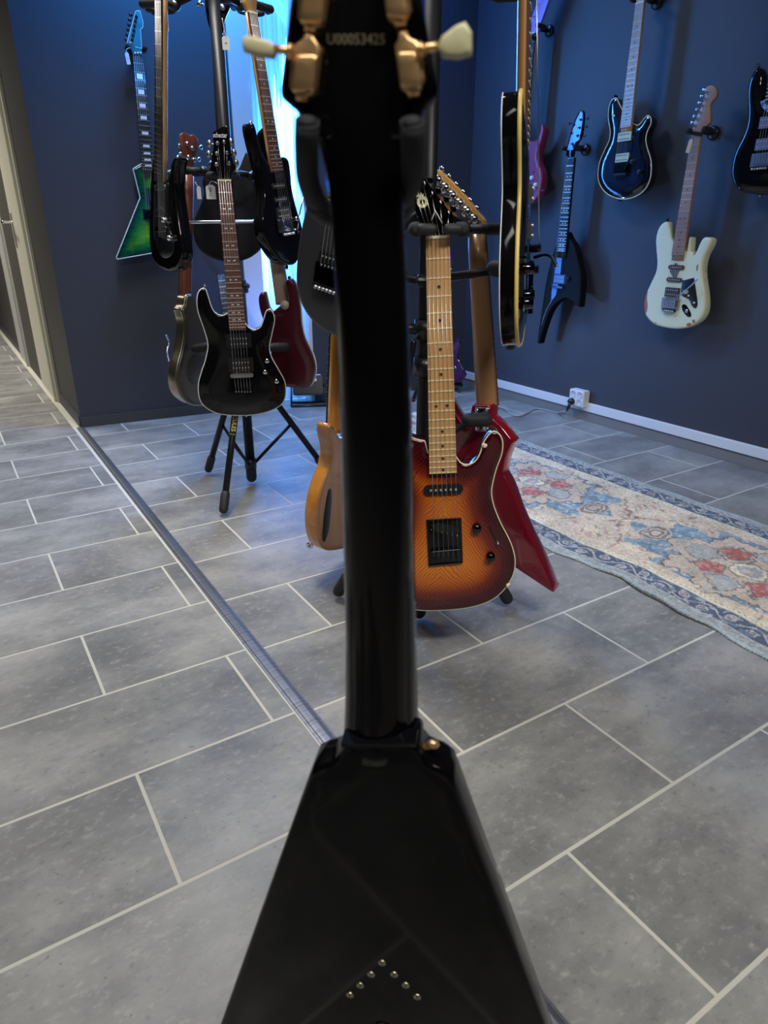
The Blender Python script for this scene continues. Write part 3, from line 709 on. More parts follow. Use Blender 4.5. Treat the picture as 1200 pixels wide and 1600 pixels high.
# ---------------------------------------------------------------- socket, cable, lamp
RW=((2.80,0,0),(-1,0,0))
def rw(px,py,off=0): r=ray(px,py); t=(2.80-off)/r.x; return CAM+r*t
sk=thing('wall_socket','white four-gang surface wall socket above the cable duct on the right wall','socket')
a=rw(890.5,606,.04); b=rw(911.5,640,.04)
y_hi=rw(889.5,620,.045).y; y_lo=rw(912,625,.045).y; zt=rw(900,609,.045).z; zb=rw(900,635,.045).z
sb_=link('socket_box',box_me((2.752,y_lo,zb),(2.7995,y_hi,zt),.004),WHITE,sk)
for i in (0,1):
    for j in (0,1):
        yy=y_lo+(y_hi-y_lo)*(.27+.46*i); zz=zb+(zt-zb)*(.27+.46*j)
        me=lathe_me([(.0185,.0),(.0185,.0015),(.016,.0015),(.015,.0002),(.0005,.0002)],20); me.transform(Matrix.Rotation(-PI/2,4,'Z')); me.transform(Matrix.Translation((2.752,yy,zz)))
        link('outlet_ring',me,mat('socket_recess',(.6,.6,.61),.5),sk)
pl=thing('plug','black angled power plug in the lower left outlet of the wall socket','plug'); yy=y_lo+(y_hi-y_lo)*.73; zz=zb+(zt-zb)*.27
me=lathe_me([(.018,0),(.018,.012),(.014,.022),(.0005,.024)],18); me.transform(Matrix.Rotation(-PI/2,4,'Z')); me.transform(Matrix.Translation((2.752,yy,zz))); link('plug_body',me,BPL,pl)
link('strain_relief',tube_me([(2.738,yy,zz-.008),(2.734,yy+.008,zz-.035),(2.732,yy+.016,zz-.055)],[.010,.008,.004],10),BPL,pl)
cab=[(2.732,yy+.016,zz-.055),(2.725,yy+.05,.03)]+[tuple(fl(px,py,.005)) for px,py in ((872,645),(850,640),(836,639),(824,645),(812,650),(800,648),(792,641),(779,636),(760,640),(735,645),(715,640))]
tag(link('power_cable',tube_me(smooth_path(cab,6),.0042,8),mat('grey_cable',(.32,.32,.33),.5)),'grey power cable curling over the floor from the wall socket','cable')
def lamp():
    p=fl(482,633); az=math.atan2(-p.y,-p.x); M=Matrix.Translation(p)@Matrix.Rotation(az+PI/2,4,'Z')
    t=thing('floor_floodlight','small black floodlight on a U-shaped bracket standing below the curtain','lamp',M)
    def A(n,me,m,par=None):
        o=bpy.data.objects.new(n,me); COL.objects.link(o); me.materials.append(m) if not me.materials else None; o.parent=par or t; return o
    me=box_me((-.085,-.03,-.055),(.085,.03,.055),.006); me.transform(Matrix.Translation((0,0,.115))@Matrix.Rotation(math.radians(-18),4,'X')); h=A('housing',me,BPL)
    me=box_me((-.075,-.018,.056),(.075,.024,.0585)); me.transform(Matrix.Translation((0,0,.115))@Matrix.Rotation(math.radians(-18),4,'X')); A('lens',me,mat('lit_blue_lens',(.1,.1,.4),.3,emit=(.15,.22,1,3.0)),h)
    me=box_me((.02,-.0315,.020),(.052,-.030,.034)); me.transform(Matrix.Translation((0,0,.115))@Matrix.Rotation(math.radians(-18),4,'X')); A('label_plate',me,PAPER,h)
    for s0 in (-1,1):
        A('bracket_leg',tube_me([(s0*.092,0,.12),(s0*.098,-.045,.006)],.005,8),BPL); A('bracket_leg',tube_me([(s0*.092,0,.12),(s0*.098,.05,.006)],.005,8),BPL)
    A('foot_bar',tube_me([(-.098,-.045,.006),(.098,-.045,.006)],.006,8),BPL); A('foot_bar',tube_me([(-.098,.05,.006),(.098,.05,.006)],.006,8),BPL)
    for s0 in (-1,1): A('hinge_knob',tube_me([(s0*.085,0,.118),(s0*.104,0,.118)],.012,12),BPL)
lamp()
#STANDS
# ---------------------------------------------------------------- multi-guitar stands
def stand(name,label,base,feet,apex,top,r=.018,low=.06,brz=.24):
    t=thing(name,label,'stand',loc=(base[0],base[1],0)); b=Vector((base[0],base[1],0))
    def P(n,pts,rad,m,rnd=False,par=None,nn=14):
        return tube_obj(par or t,n,[Vector(p)-b for p in pts],rad,m,nn,rnd)
    P('pole',[b+Vector((0,0,low)),b+Vector((0,0,top))],r,STEEL,nn=20)
    P('pole_end',[b+Vector((0,0,.012)),b+Vector((0,0,low+.03))],r*1.15,RUBBER,True)
    P('hub',[b+Vector((0,0,apex-.05)),b+Vector((0,0,apex+.05))],r*1.5,BPL,True)
    for f in feet:
        f=Vector(f); f.z=.014; d=(f-b).normalized(); a=b+Vector((0,0,apex))+Vector((d.x,d.y,0))*r*1.2
        dr=(f-a).normalized(); l=P('leg',[a,f-dr*.05],.012,STEEL)
        P('rubber_foot',[f-dr*.085,f],.0165,RUBBER,True,par=t)
        k=a+(f-a)*.52; P('brace',[k,b+Vector((0,0,low+.03))+Vector((d.x,d.y,0))*r],.0065,STEEL,nn=8)
    P('brace_collar',[b+Vector((0,0,low+.01)),b+Vector((0,0,low+.05))],r*1.3,BPL)
    def arm(z,pts,pad=None,rad=.009):
        hub=P('arm_clamp',[b+Vector((0,0,z-.02)),b+Vector((0,0,z+.02))],r*1.45,BPL,True)
        p=[b+Vector((0,0,z))]+[Vector(q) for q in pts]
        P('support_arm',p,rad,STEEL); 
        if pad: P('rest_pad',[Vector(pad[0]),Vector(pad[1])],.017,RUBBER,True)
    def yoke(z,c,w=.062,reach=.055,gate=True,lift=0):
        """U-shaped neck holder centred behind point c (world), opening away from the pole"""
        c=Vector(c); d=Vector((c.x-b.x,c.y-b.y,0)).normalized(); sd=Vector((-d.y,d.x,0)); k=c-d*.035
        P('arm_clamp',[b+Vector((0,0,z-.022)),b+Vector((0,0,z+.022))],r*1.5,BPL,True)
        P('support_arm',[b+Vector((0,0,z)),k],.010,STEEL)
        P('yoke_knuckle',[k-d*.03,k+d*.004],.016,BPL,True)
        y=P('yoke',smooth_path([k+sd*w*.62+d*.02,k+sd*w*.5,k,k-sd*w*.5,k-sd*w*.62+d*.02],4),.010,RUBBER,True)
        for s0 in (-1,1):
            P('yoke_pad',[k+sd*w*.60*s0,k+sd*w*.64*s0+d*(.03+reach)+Vector((0,0,lift))],.0125,FOAM,True)
            if gate: P('yoke_gate',[k+sd*w*.64*s0+d*(.03+reach-.006),k+sd*w*.08*s0+d*(.03+reach)],.0095,RUBBER,True)
    return t,arm,yoke
LB=(.916,2.432)
left,larm,lyoke=stand('guitar_stand','tall black multi-guitar tripod stand in front of the back wall',LB,[fl(349,808),fl(325,742),fl(512,742)],.47,1.75)
larm(.62,[at(332,540,2.60),at(322,542,2.68)],(at(300,545,2.70),at(330,541,2.66)))
larm(.62,[at(432,543,2.58)],(at(418,543,2.57),at(452,542,2.60)))
larm(.95,[at(350,350,2.55)],None,.008); ro=tube_obj(left,'cross_rod',[at(294,347.5,2.56)-Vector((LB[0],LB[1],0)),at(407,345.5,2.56)-Vector((LB[0],LB[1],0))],.0055,CHROME,12,True,'chrome cross rod')
lyoke(1.10,at(350,276,2.49)); lyoke(1.12,at(302,268,2.72),gate=False); lyoke(1.12,at(414,276,2.64),gate=False)
lyoke(1.63,at(250,10,2.66)); lyoke(1.62,at(396,14,2.70)); lyoke(1.66,at(345,5,2.80),gate=False)
def sticker():
    f=Vector(fl(349,808)); f.z=.014; b=Vector((LB[0],LB[1],0)); d=(f-b).normalized(); a=b+Vector((0,0,.47))+Vector((d.x,d.y,0))*.0216; dr=(f-a).normalized()
    k0=min(np.linspace(0,1,200),key=lambda u:abs(proj(a+(f-a)*u)[1]-640)); k1=min(np.linspace(0,1,200),key=lambda u:abs(proj(a+(f-a)*u)[1]-680))
    p,q=a+(f-a)*k0,a+(f-a)*k1; tube_obj(left,'sticker_band',[p-b,q-b],.0124,mat('sticker_black',(.02,.018,.01),.4),16)
    Y=mat('sticker_yellow',(.62,.50,.06),.5); ax=-dr; n=(CAM-(p+q)/2); n=(n-ax*n.dot(ax)).normalized(); x=ax; z=n.cross(x)*-1
    me=text_me('HERCULES',.0210,.0002,.0004); c=q+ax*.060+n*.0128-b
    M=Matrix(((-x.x,-n.x,-z.x*-1,c.x),(-x.y,-n.y,-z.y*-1,c.y),(-x.z,-n.z,-z.z*-1,c.z),(0,0,0,1)))
    if M.to_3x3().determinant()<0: M=M@Matrix.Diagonal((1,1,-1,1))
    me.transform(M); o=bpy.data.objects.new('sticker_lettering',me); COL.objects.link(o); me.materials.append(Y); o.parent=left
    tube_obj(left,'sticker_edge',[q-b,q-b+ax*.0015],.0126,Y,16)
sticker()
RB=(.889,1.235)
right,rarm,ryoke=stand('guitar_stand','near black multi-guitar tripod stand behind the sunburst guitar',RB,[fl(795,948),fl(526,936),(1.02,1.48,0)],.42,1.62,r=.0165,low=.05)
rarm(.84,[at(788,420,1.46)],(at(762,419,1.47),at(800,420,1.45)))
rarm(.84,[at(560,425,1.62)],(at(570,425,1.62),at(540,425,1.62)))
rarm(.47,[at(742,655,1.58)],(at(722,657,1.57),at(768,655,1.60)),.008)
rarm(.47,[at(600,660,1.62)],(at(600,660,1.62),at(580,660,1.66)))
ryoke(.985,at(683,358,1.35),w=.066); ryoke(.985,at(745,358,1.66),w=.07); ryoke(.98,at(560,395,1.72))
ryoke(1.56,at(795,-20,1.50)); ryoke(1.5,at(560,40,1.66))
for z in (.74,.66):
    o=tube_obj(right,'pole_collar',[Vector((0,0,z-.02)),Vector((0,0,z+.02))],.0245,BPL,18)
tube_obj(right,'clamp_knob',[Vector((-.02,.0,.74)),Vector((-.055,.01,.745))],.013,BPL,12,True); tube_obj(right,'clamp_lever',[Vector((-.03,.0,.72)),Vector((-.045,.005,.63))],.007,BPL,10,True)
#GUITARS
# ---------------------------------------------------------------- foreground V guitar, seen from the back
BACKN=(BN.x,BN.y,0)
def v_guitar():
    g=G('electric_guitar','large glossy black V-shaped guitar in the foreground, seen from behind with gold tuners','guitar',(590,640),.48,az=-9)
    g.body([(534,1163),(531,1178),(522,1191),(503,1197),(488,1203),(463,1268),(345,1600),(318,1676),(352,1684),(600,1632),(838,1684),(874,1676),(850,1600),(735,1290),(707,1214),(690,1203),(668,1194),(656,1180),(651,1163)],.040,BLACKW,r=.005,corners=(3,7,8,9,10,11,13,14,15),grid=.02)
    # neck, lofted from headstock to heel
    sec=[(95,486,640,.0135,.020),(150,474,656,.0108,.022),(185,482,654,.0090,.030),(215,494,648,.0075,.034),(270,507,634,.010,.036),(330,514,628,.010,.038),(430,519,633,.010,.040),(700,529,641,.009,.042),(1000,536,647,.006,.044),(1090,536,649,.004,.044),(1130,535,650,.001,.044),(1152,534,651,-.002,.044),(1166,534,651,-.002,.044)]
    K=17;vs=[];fs=[]
    for (py,xl,xr,y0,y1) in sec:
        a=Vector((*g.uv(xl,py,.025),0)); b=Vector((*g.uv(xr,py,.025),0)); 
        for k in range(K):
            an=PI*k/(K-1); u=.5-.5*math.cos(an); yy=y1-(y1-y0)*math.sin(an)**.75; p=a+(b-a)*u; vs.append((p.x,yy,p.y))
    n=len(sec)
    for i in range(n-1):
        for k in range(K-1): fs.append((i*K+k,i*K+k+1,(i+1)*K+k+1,(i+1)*K+k))
        fs.append((i*K+K-1,i*K,(i+1)*K,(i+1)*K+K-1))
    fs.append(tuple(reversed(range(K)))); fs.append(tuple(range((n-1)*K,n*K)))
    me=mesh(vs,fs,True); bm=bmesh.new(); bm.from_mesh(me); bmesh.ops.recalc_face_normals(bm,faces=bm.faces[:]); bm.to_mesh(me); bm.free()
    g.add('neck',me,BLACKW)
    a=g.uv(534,1160,.0); b=g.uv(651,1160,.0); g.rect('heel_ledge',a,b,.004,-.004,.02,BLACK)
    e0=g.uv(571,330,.045); e1=g.uv(592,1150,.045); g.add('fretboard',poly_me([(e0[0]-.021,e0[1]),(e0[0]+.021,e0[1]),(e1[0]+.028,e1[1]),(e1[0]-.028,e1[1])],.044,.006),EBONY)
    hs=g.plate('headstock',[(458,-60),(500,-170),(560,-230),(615,-170),(650,-60),(660,10),(684,140),(682,150),(661,174),(640,215),(500,215),(463,174),(438,152),(436,140),(452,0)],.0112,.010,BLACK,r=.003,corners=(6,8,11,13))
    def tuner(pts,sh0,sh1,btn,lab=None):
        t=g.plate('tuner',pts,.003,.009,GOLD,r=.0015,step=.003,corners=tuple(range(len(pts))))
        if sh0:
            g.tube('tuner_shaft',[g.p3(*sh0,0),g.p3(*sh1,0)],.0026,GOLD,10,parent=t)
            c=np.mean(np.array(btn,float),0); w=np.array(btn,float)
            g.plate('tuner_button',btn,-.003,.0085,CREAM,r=.0022,corners=tuple(range(len(btn))),parent=t,step=.0025)
            g.tube('shaft_collar',[g.p3(*sh0,0),(g.p3(*sh0,0)*.8+g.p3(*sh1,0)*.2)],.0042,GOLD,10,parent=t)
        # raised housing on the plate
        q=np.array(pts,float); ys=q[:,1]; top,bot=ys.min()+ (ys.max()-ys.min())*.32, ys.min()+(ys.max()-ys.min())*.86
        cx=q[:,0].mean(); sk=(q[ys>np.median(ys)][:,0].mean()-q[ys<=np.median(ys)][:,0].mean())*.5
        hw=(q[:,0].max()-q[:,0].min())*.36
        g.plate('gear_cover',[(cx-sk*.4-hw,top),(cx-sk*.4+hw,top),(cx+sk*.5+hw*.95,bot),(cx+sk*.5-hw*.95,bot)],-.001,.006,GOLD,r=.0015,parent=t,corners=(0,1,2,3),step=.003)
    LL=[(475,50),(489,50),(491,60),(500,74),(491,145),(479,151),(478,158),(461,155),(462,148),(451,134),(456,72),(472,60)]
    RL=[(621,48),(635,46),(640,58),(655,64),(664,122),(655,140),(655,147),(637,152),(636,145),(625,138),(616,70),(622,60)]
    tuner(LL,(456,81),(428,76),[(376,58),(384,53),(420,62),(431,70),(426,90),(400,87),(378,79)])
    tuner(RL,(655,78),(684,72),[(683,70),(690,55),(712,38),(727,32),(737,48),(737,84),(716,90),(690,88)])
    up=lambda P,dx,dy:[(x+dx,y+dy) for x,y in P]
    tuner(up(LL,13,-108),(468,-30),(440,-34),[(388,-52),(396,-57),(432,-48),(443,-40),(438,-20),(412,-23),(390,-31)])
    tuner(up(RL,-21,-110),(635,-32),(663,-38),[(662,-40),(669,-55),(691,-72),(706,-78),(716,-62),(716,-26),(695,-20),(669,-22)])
    me=text_me('U00053425',.0078,.0002); c=g.uv(556,62,.011); me.transform(Matrix.Translation((c[0],.0110,c[1]))@Matrix.Rotation(math.radians(2),4,'Y')); g.add('serial_number',me,SERIAL)
    p=g.p3(676,1163,.012)
    g.tube('strap_button',[p+Vector((-.012,.004,-.010)),p],.0035,GOLD,12); me=lathe_me([(.0005,-.004),(.0045,-.0035),(.0066,0),(.0045,.0035),(.0005,.004)],16); me.transform(Matrix.Translation(p)@Matrix.Rotation(math.radians(35),4,'X')); g.add('strap_button_cap',me,GOLD)
    for x,y in ((597,1504),(580,1522),(616,1522),(563,1539),(634,1539),(547,1554),(652,1557)):
        me=lathe_me([(.0040,-.0002),(.0040,.0010),(.0030,.0014),(.0018,.0008),(.0012,-.001),(.0005,-.002)],16); me.transform(Matrix.Translation(g.p3(x,y,0))); g.add('string_ferrule',me,mat('aged_ferrule',(.55,.50,.36),.3,1))
    c=g.uv(600,1625,0); P=[(c[0]+.027*math.cos(2*PI*k/28),c[1]+.027*math.sin(2*PI*k/28)) for k in range(28)]
    g.add('control_cover',poly_me(P,-.0012,.003),mat('scuffed_grey_cover',(.16,.15,.18),.4))
    P=[(c[0]-.002+.009*math.cos(2*PI*k/20),c[1]+.021+.009*math.sin(2*PI*k/20)) for k in range(20)]; g.add('cover_recess',poly_me(P,-.002,.003),BPL)
    # its stand: foam-sleeved yoke on a slim pole hidden behind the neck
    t=thing('guitar_stand','slim black stand holding the foreground V guitar, two foam pads beside its neck','stand',g.M.copy()); I=t
    def T(n,pts,r,m,rnd=True,k=14): 
        o=bpy.data.objects.new(n,(rtube_me if rnd else tube_me)([Vector(p) for p in pts],r,k)); COL.objects.link(o); o.data.materials.append(m); o.parent=t
    A=[g.p3(480,182,-.010),g.p3(479,230,.0),g.p3(481,280,.03),g.p3(492,312,.070)]
    B=[g.p3(644,182,-.010),g.p3(645,230,.0),g.p3(643,280,.03),g.p3(630,312,.070)]
    T('foam_sleeve',smooth_path(A[:4],5),.0078,FOAM); T('foam_sleeve',smooth_path(B[:4],5),.0078,FOAM)
    Cc=(A[3]+B[3])/2+Vector((0,.02,-.012)); T('yoke_bar',smooth_path([A[3]+Vector((0,-.005,.004)),A[3]+Vector((.004,.012,-.008)),Cc,B[3]+Vector((-.004,.012,-.008)),B[3]+Vector((0,-.005,.004))],5),.0088,RUBBER)
    zf=-g.M.translation.z; c0=Vector((Cc.x,Cc.y+.02,0)); T('pole',[Cc,Vector((c0.x,c0.y,zf+.10))],.010,STEEL)
    for dx,dy in ((-.13,.10),(.13,.10),(0,-.05)): T('leg',[Vector((c0.x,c0.y,zf+.11)),Vector((c0.x+dx,c0.y+dy,zf+.009))],.008,STEEL)
v_guitar()

# ---------------------------------------------------------------- sunburst single-cut on the near stand
def tele():
    g=G('electric_guitar','orange-brown sunburst guitar with maple neck and black square bridge on the near stand','guitar',(695,640),1.335,az=4)
    g.body([(664,690),(650,687),(632,680),(615,684),(601,702),(598,730),(608,760),(617,785),(612,812),(598,838),(588,870),(588,900),(600,925),(625,945),(655,954),(695,954),(732,950),(760,942),(780,930),(795,912),(803,895),(805,877),(802,860),(795,842),(782,817),(772,792),(768,772),(770,755),(776,732),(784,710),(785.5,692),(781,680),(772,674.5),(764,680),(756,692),(750,710),(742,722),(730,727),(720,724),(713,715),(690,712),(668,708)],.043,BURST,r=.004,corners=(0,39,41),grid=.008,step=.006)
    g.binding(BIND,.0016,.003)
    g.neck((684,370.5),(692.3,740),(697,868),(.0425,.056),-.010,MAPLE,MAPLE,21,inlay='dot',mi=mat('dark_inlay_dot',(.06,.015,.01),.4),ystr=-.014,fretm=mat('gold_toned_fret',(.95,.80,.48),.35,.25))
    L_=g.Ls
    g.single(g.Ls*.765,0,w=.083,h=.0215)
    pb=g.plate('bridge_plate',[(666,812.5),(721,809.5),(723.5,879),(669.5,884)],-.0035,.0035,mat('black_chrome_plate',(.03,.03,.032),.1,.8),r=.0012,corners=(0,1,2,3))
    for k in range(6):
        x=675.5+k*8.1; g.rect('saddle',g.uv(x,861-k*.4,-.008),g.uv(x+.7,878.5-k*.5,-.008),.0088,-.013,.0095,DCHROME,parent=pb)
        me=lathe_me([(.0012,0),(.0011,.0006),(.0004,.0008)],8)
        for (xx,yy) in ((x,821+k*1.7),(x+(-1.5),828+k*1.8)):
            m2=me.copy(); m2.transform(Matrix.Translation(g.p3(xx,yy,-.0035))); g.add('bridge_screw',m2,CHROME,pb)
    g.rect('bridge_lip',g.uv(674,862,-.012),g.uv(719,858,-.012),.0015,-.0135,.002,CHROME,parent=pb)
    g.rect('bridge_rim',g.uv(670,883.3,-.0035),g.uv(723,878.3,-.0035),.0022,-.0055,.004,DCHROME,parent=pb)
    # slanted bridge pickup inside the plate
    a=g.uv(676,822,-.004);b=g.uv(714,829,-.004); g.rect('pickup',a,b,.018,-.0045,.003,BPL,r=1,parent=pb)
    g.knob(744.5,823.5,0,.0098,.014,DCHROME); g.knob(766,868.5,0,.0098,.014,DCHROME)
    g.rect('switch_slot',g.uv(764.5,822),g.uv(775,846),.003,-.0012,.002,DCHROME,r=1)
    p=g.p3(776.5,846,0); g.tube('switch_lever',[p,p+Vector((.002,-.010,-.002))],.0028,CHROME,8,rnd=True)
    for x,y in ((790,914),(757.5,698)): 
        me=lathe_me([(.0035,0),(.003,.005),(.006,.008),(.0055,.011),(.0005,.012)],14); me.transform(Matrix.Translation(g.p3(x,y,.008))@Matrix.Rotation(math.radians(60 if y>800 else -20),4,'Y')@Matrix.Rotation(math.radians(-40),4,'X')); g.add('strap_button',me,BIND)
    h=g.plate('headstock',[(666.5,371),(660,356),(652,338),(645,318),(640,296),(643,275),(650,266),(661,275.5),(688,311),(714,345),(708,358),(702,371)],-.006,.014,BLACKW,r=.0015,corners=(0,7,9,11))
    for k,(x,y) in enumerate(((664,289),(676,304.5),(689,319),(702,335),(652,276),(708,350))):
        g.tuner_post(x,y,-.006,DCHROME)
    for x,y in ((672,281),(684.5,298),(697,311),(708,326)):
        o=g.plate('tuner_button',[(x-4,y-4.5),(x+2.5,y-5),(x+5,y+.5),(x+3,y+5.5),(x-2.5,y+4)],.0,.008,DCHROME,r=.002,step=.002)
    for k,((x,y),(nx)) in enumerate(zip(((652,276),(664,289),(676,304.5),(689,319),(702,335)),(670,675.5,681,687,693))):
        pass
    for k,(x,y) in enumerate(((648,300),(655,296),(662,292),(675,307),(688,322),(701,337))):
        g.tube('string',[g.p3(x,y,-.011),g.p3(671+k*5.4,371,-.011)],.0005,STRING,5)
    # round crest logo
    def ring(cx,cy,r0,r1,y=-.0066):
        c=g.uv(cx,cy,y); n=24;vs=[];fs=[]
        for k in range(n):
            a=2*PI*k/n
            for r in (r0,r1): vs.append((c[0]+r*math.cos(a),y,c[1]+r*math.sin(a)))
        for k in range(n): j=(k+1)%n; fs.append((2*k,2*k+1,2*j+1,2*j))
        g.add('headstock_emblem',mesh(vs,fs),LOGO,h)
    ring(660,315.5,.0045,.0098,-.0064)
    c=g.uv(660,315.5,-.0066); g.add('headstock_emblem',poly_me([(c[0]-.0008,c[1]-.005),(c[0]+.0008,c[1]-.005),(c[0]+.0008,c[1]+.005),(c[0]-.0008,c[1]+.005)],-.0068,.0003),LOGO,h)
    c=g.uv(657,306,-.0066); C=[(-.008,-.002),(.005,-.002),(.0055,.004),(.0025,.0012),(.001,.0062),(-.001,.0012),(-.0045,.0075),(-.005,.001),(-.0085,.0035)]; g.add('headstock_emblem',poly_me([(c[0]+a,c[1]+b) for a,b in C],-.0068,.0004),LOGO,h)
    g2=G('price_tag_string','white looped tag string tied around the strings above the nut of the sunburst guitar','string',(680,340),1.315,az=4)
    g2.tube('cord',[g2.p3(674,345,0),g2.p3(677.5,336,0),g2.p3(680,329,0),g2.p3(685,338,0),g2.p3(691,349,0)],.0010,PAPER,6)
    return g
tele()

def stripes(g,name,pts,y,m): g.tube(name,[g.p3(px,py,y) for px,py in pts],.0012,m,6)

# ---------------------------------------------------------------- black arch-edged superstrat on the far stand
def tag_obj(label,px,py,d,w,h,m=PAPER,az=0,text=None,rot=0,cord=None,cat='tag',plane=None):
    g=G('price_tag',label,cat,(px,py),d,az=az,plane=plane)
    P=[(-w/2,-h/2),(w/2,-h/2),(w/2,h*.36),(w*.22,h/2),(-w*.22,h/2),(-w/2,h*.36)]
    R=lambda p:(p[0]*math.cos(rot)-p[1]*math.sin(rot),p[0]*math.sin(rot)+p[1]*math.cos(rot))
    g.add('card',poly_me([R(p) for p in P],0,.0008),m)
    if text:
        me=text_me(text,w*.42,.0001); me.transform(Matrix.Translation((0,-.0004,0))@Matrix.Rotation(-PI/2-rot,4,'Y')); g.add('handwriting',me,INK)
    if cord: g.tube('cord',smooth_path([(0,0,h*.45)]+[tuple(g.p3(*c,0)) for c in cord],4),.0011,m,6)
    return g
def superstrat():
    g=G('electric_guitar','glossy black guitar with white binding and two pickups, lowest on the far stand','guitar',(365,430),2.44,az=0)
    g.body([(320,451),(312,454),(308,466),(309.5,487),(319,515),(325,539),(321,563),(315,581),(310,602),(312,623),(321,636),(340,646),(366,649),(397.5,648),(424,641),(439.5,632),(446,618),(445,597),(434,576),(424,557.5),(421,542),(425,521),(429,500),(426,488),(421,483.5),(416,487),(412,500),(407,511.5),(397,515.5),(388,511.5),(384,506),(368,503),(355.5,489),(349,493),(338,490.5),(330.5,480),(325,463)],.044,BLACK,r=.004,arch=.007,aw=.045,corners=(30,32),grid=.009,step=.007)
    g.binding(WBIND,.0021,.003)
    g.neck((350.5,281.5),(371.5,516),(377.5,586),(.0425,.056),-.016,ROSE,MAHOG,24,inlay='cross',ystr=-.020,sb=None,fretm=mat('soft_fret',(.62,.50,.42),.4,.3))
    g.humbucker(g.Ls*.812,-.007); g.humbucker(g.Ls*.945,-.007)
    g.rect('bridge',g.at_s(g.Ls*1.002,-.040),g.at_s(g.Ls*1.002,.040),.014,-.022,.012,NICKEL,r=1)
    for k in range(6):
        a=g.at_s(g.Ls,(k-2.5)*.0104); b=g.uv(368.8+k*4.5,612,-.007); g.tube('string',[(a[0],-.023,a[1]),(b[0],-.008,b[1])],.0006,STRING,5)
        me=lathe_me([(.003,0),(.003,.001),(.0005,.0012)],10); me.transform(Matrix.Translation((b[0],-.007,b[1]))); g.add('string_ferrule',me,NICKEL)
    for x,y in ((417,563.5),(414,581),(432,595.5)): g.knob(x,y,-.006,.0085,.012,CHROME)
    for x,y in ((320,448),(338.5,492),(385,651)): 
        me=lathe_me([(.003,0),(.0028,.004),(.0058,.007),(.0005,.009)],12); me.transform(Matrix.Translation(g.p3(x,y,.015))@Matrix.Rotation(-PI/2,4,'X')); g.add('strap_button',me,CHROME)
    h=g.plate('headstock',[(341,281.5),(338,272),(327.5,266),(331,245),(333.5,228),(332,207),(345,199),(355,195.5),(357,212),(359.5,230),(364,250),(369,264),(362,272),(360,281.5)],-.010,.013,BLACK,r=.001,corners=(0,2,5,7,11,13),step=.004)
    me=text_me('schecter',.0150,.0002,.0003); c=g.uv(343.8,211.5,-.0103); me.transform(Matrix.Translation((c[0],-.0104,c[1]))@Matrix.Diagonal((.82,1,1.25,1))); g.add('headstock_lettering',me,WPRINT,h)
    posts=[(340,224),(339,240),(338,257),(350,222),(354.5,239),(358,255.5)]
    for x,y in posts: g.tuner_post(x,y,-.010,NICKEL)
    for k,(x,y) in enumerate(posts): g.tube('string',[g.p3(x,y,-.016),g.p3((346,343.3,340.8,353,356,358.5)[k]*.5+ (350.5)*.5 if k>99 else (346.5,344,341.8,351.5,355,358)[k],281,-.018)],.0005,STRING,5)
    for x,y,a in ((327.5,225,0),(326.5,241.5,0),(330,257,0),(361,222,180),(365.5,239,180),(369,255,180)):
        me=lathe_me([(.0005,-.004),(.007,-.003),(.0105,0),(.007,.003),(.0005,.004)],14); me.transform(Matrix.Translation(g.p3(x,y,-.004))@Matrix.Diagonal((.8,1,1.1,1))); o=g.add('tuner_button',me,NICKEL)
        p=g.p3(x,y,-.004); g.tube('tuner_shaft',[p,p+Vector((.02 if a==0 else -.02,0,0))],.002,NICKEL,6,parent=o)
    return g
superstrat()
tag_obj('white price tag with handwriting hanging left of the rosewood neck nut',329.5,300,2.46,.030,.042,text='714€',cord=[(327,288),(331,283),(340,287)])
tag_obj('white price tag tied high on the pole of the far stand',353,67,2.48,.022,.036,text='k',cord=[(350,45),(347,28)])
tag_obj('blank white tag between the left black guitar and the far black body',311,301,2.62,.014,.040,cord=[(309,292),(305,284)])
tag_obj('small grey tag with writing beside the right black guitar',405,317,2.60,.013,.055,m=mat('shadow_tag',(.35,.38,.42),.7),text='85€',cord=[(403,300),(400,280)])  # darker copy of the tag paper, shade put into its colour

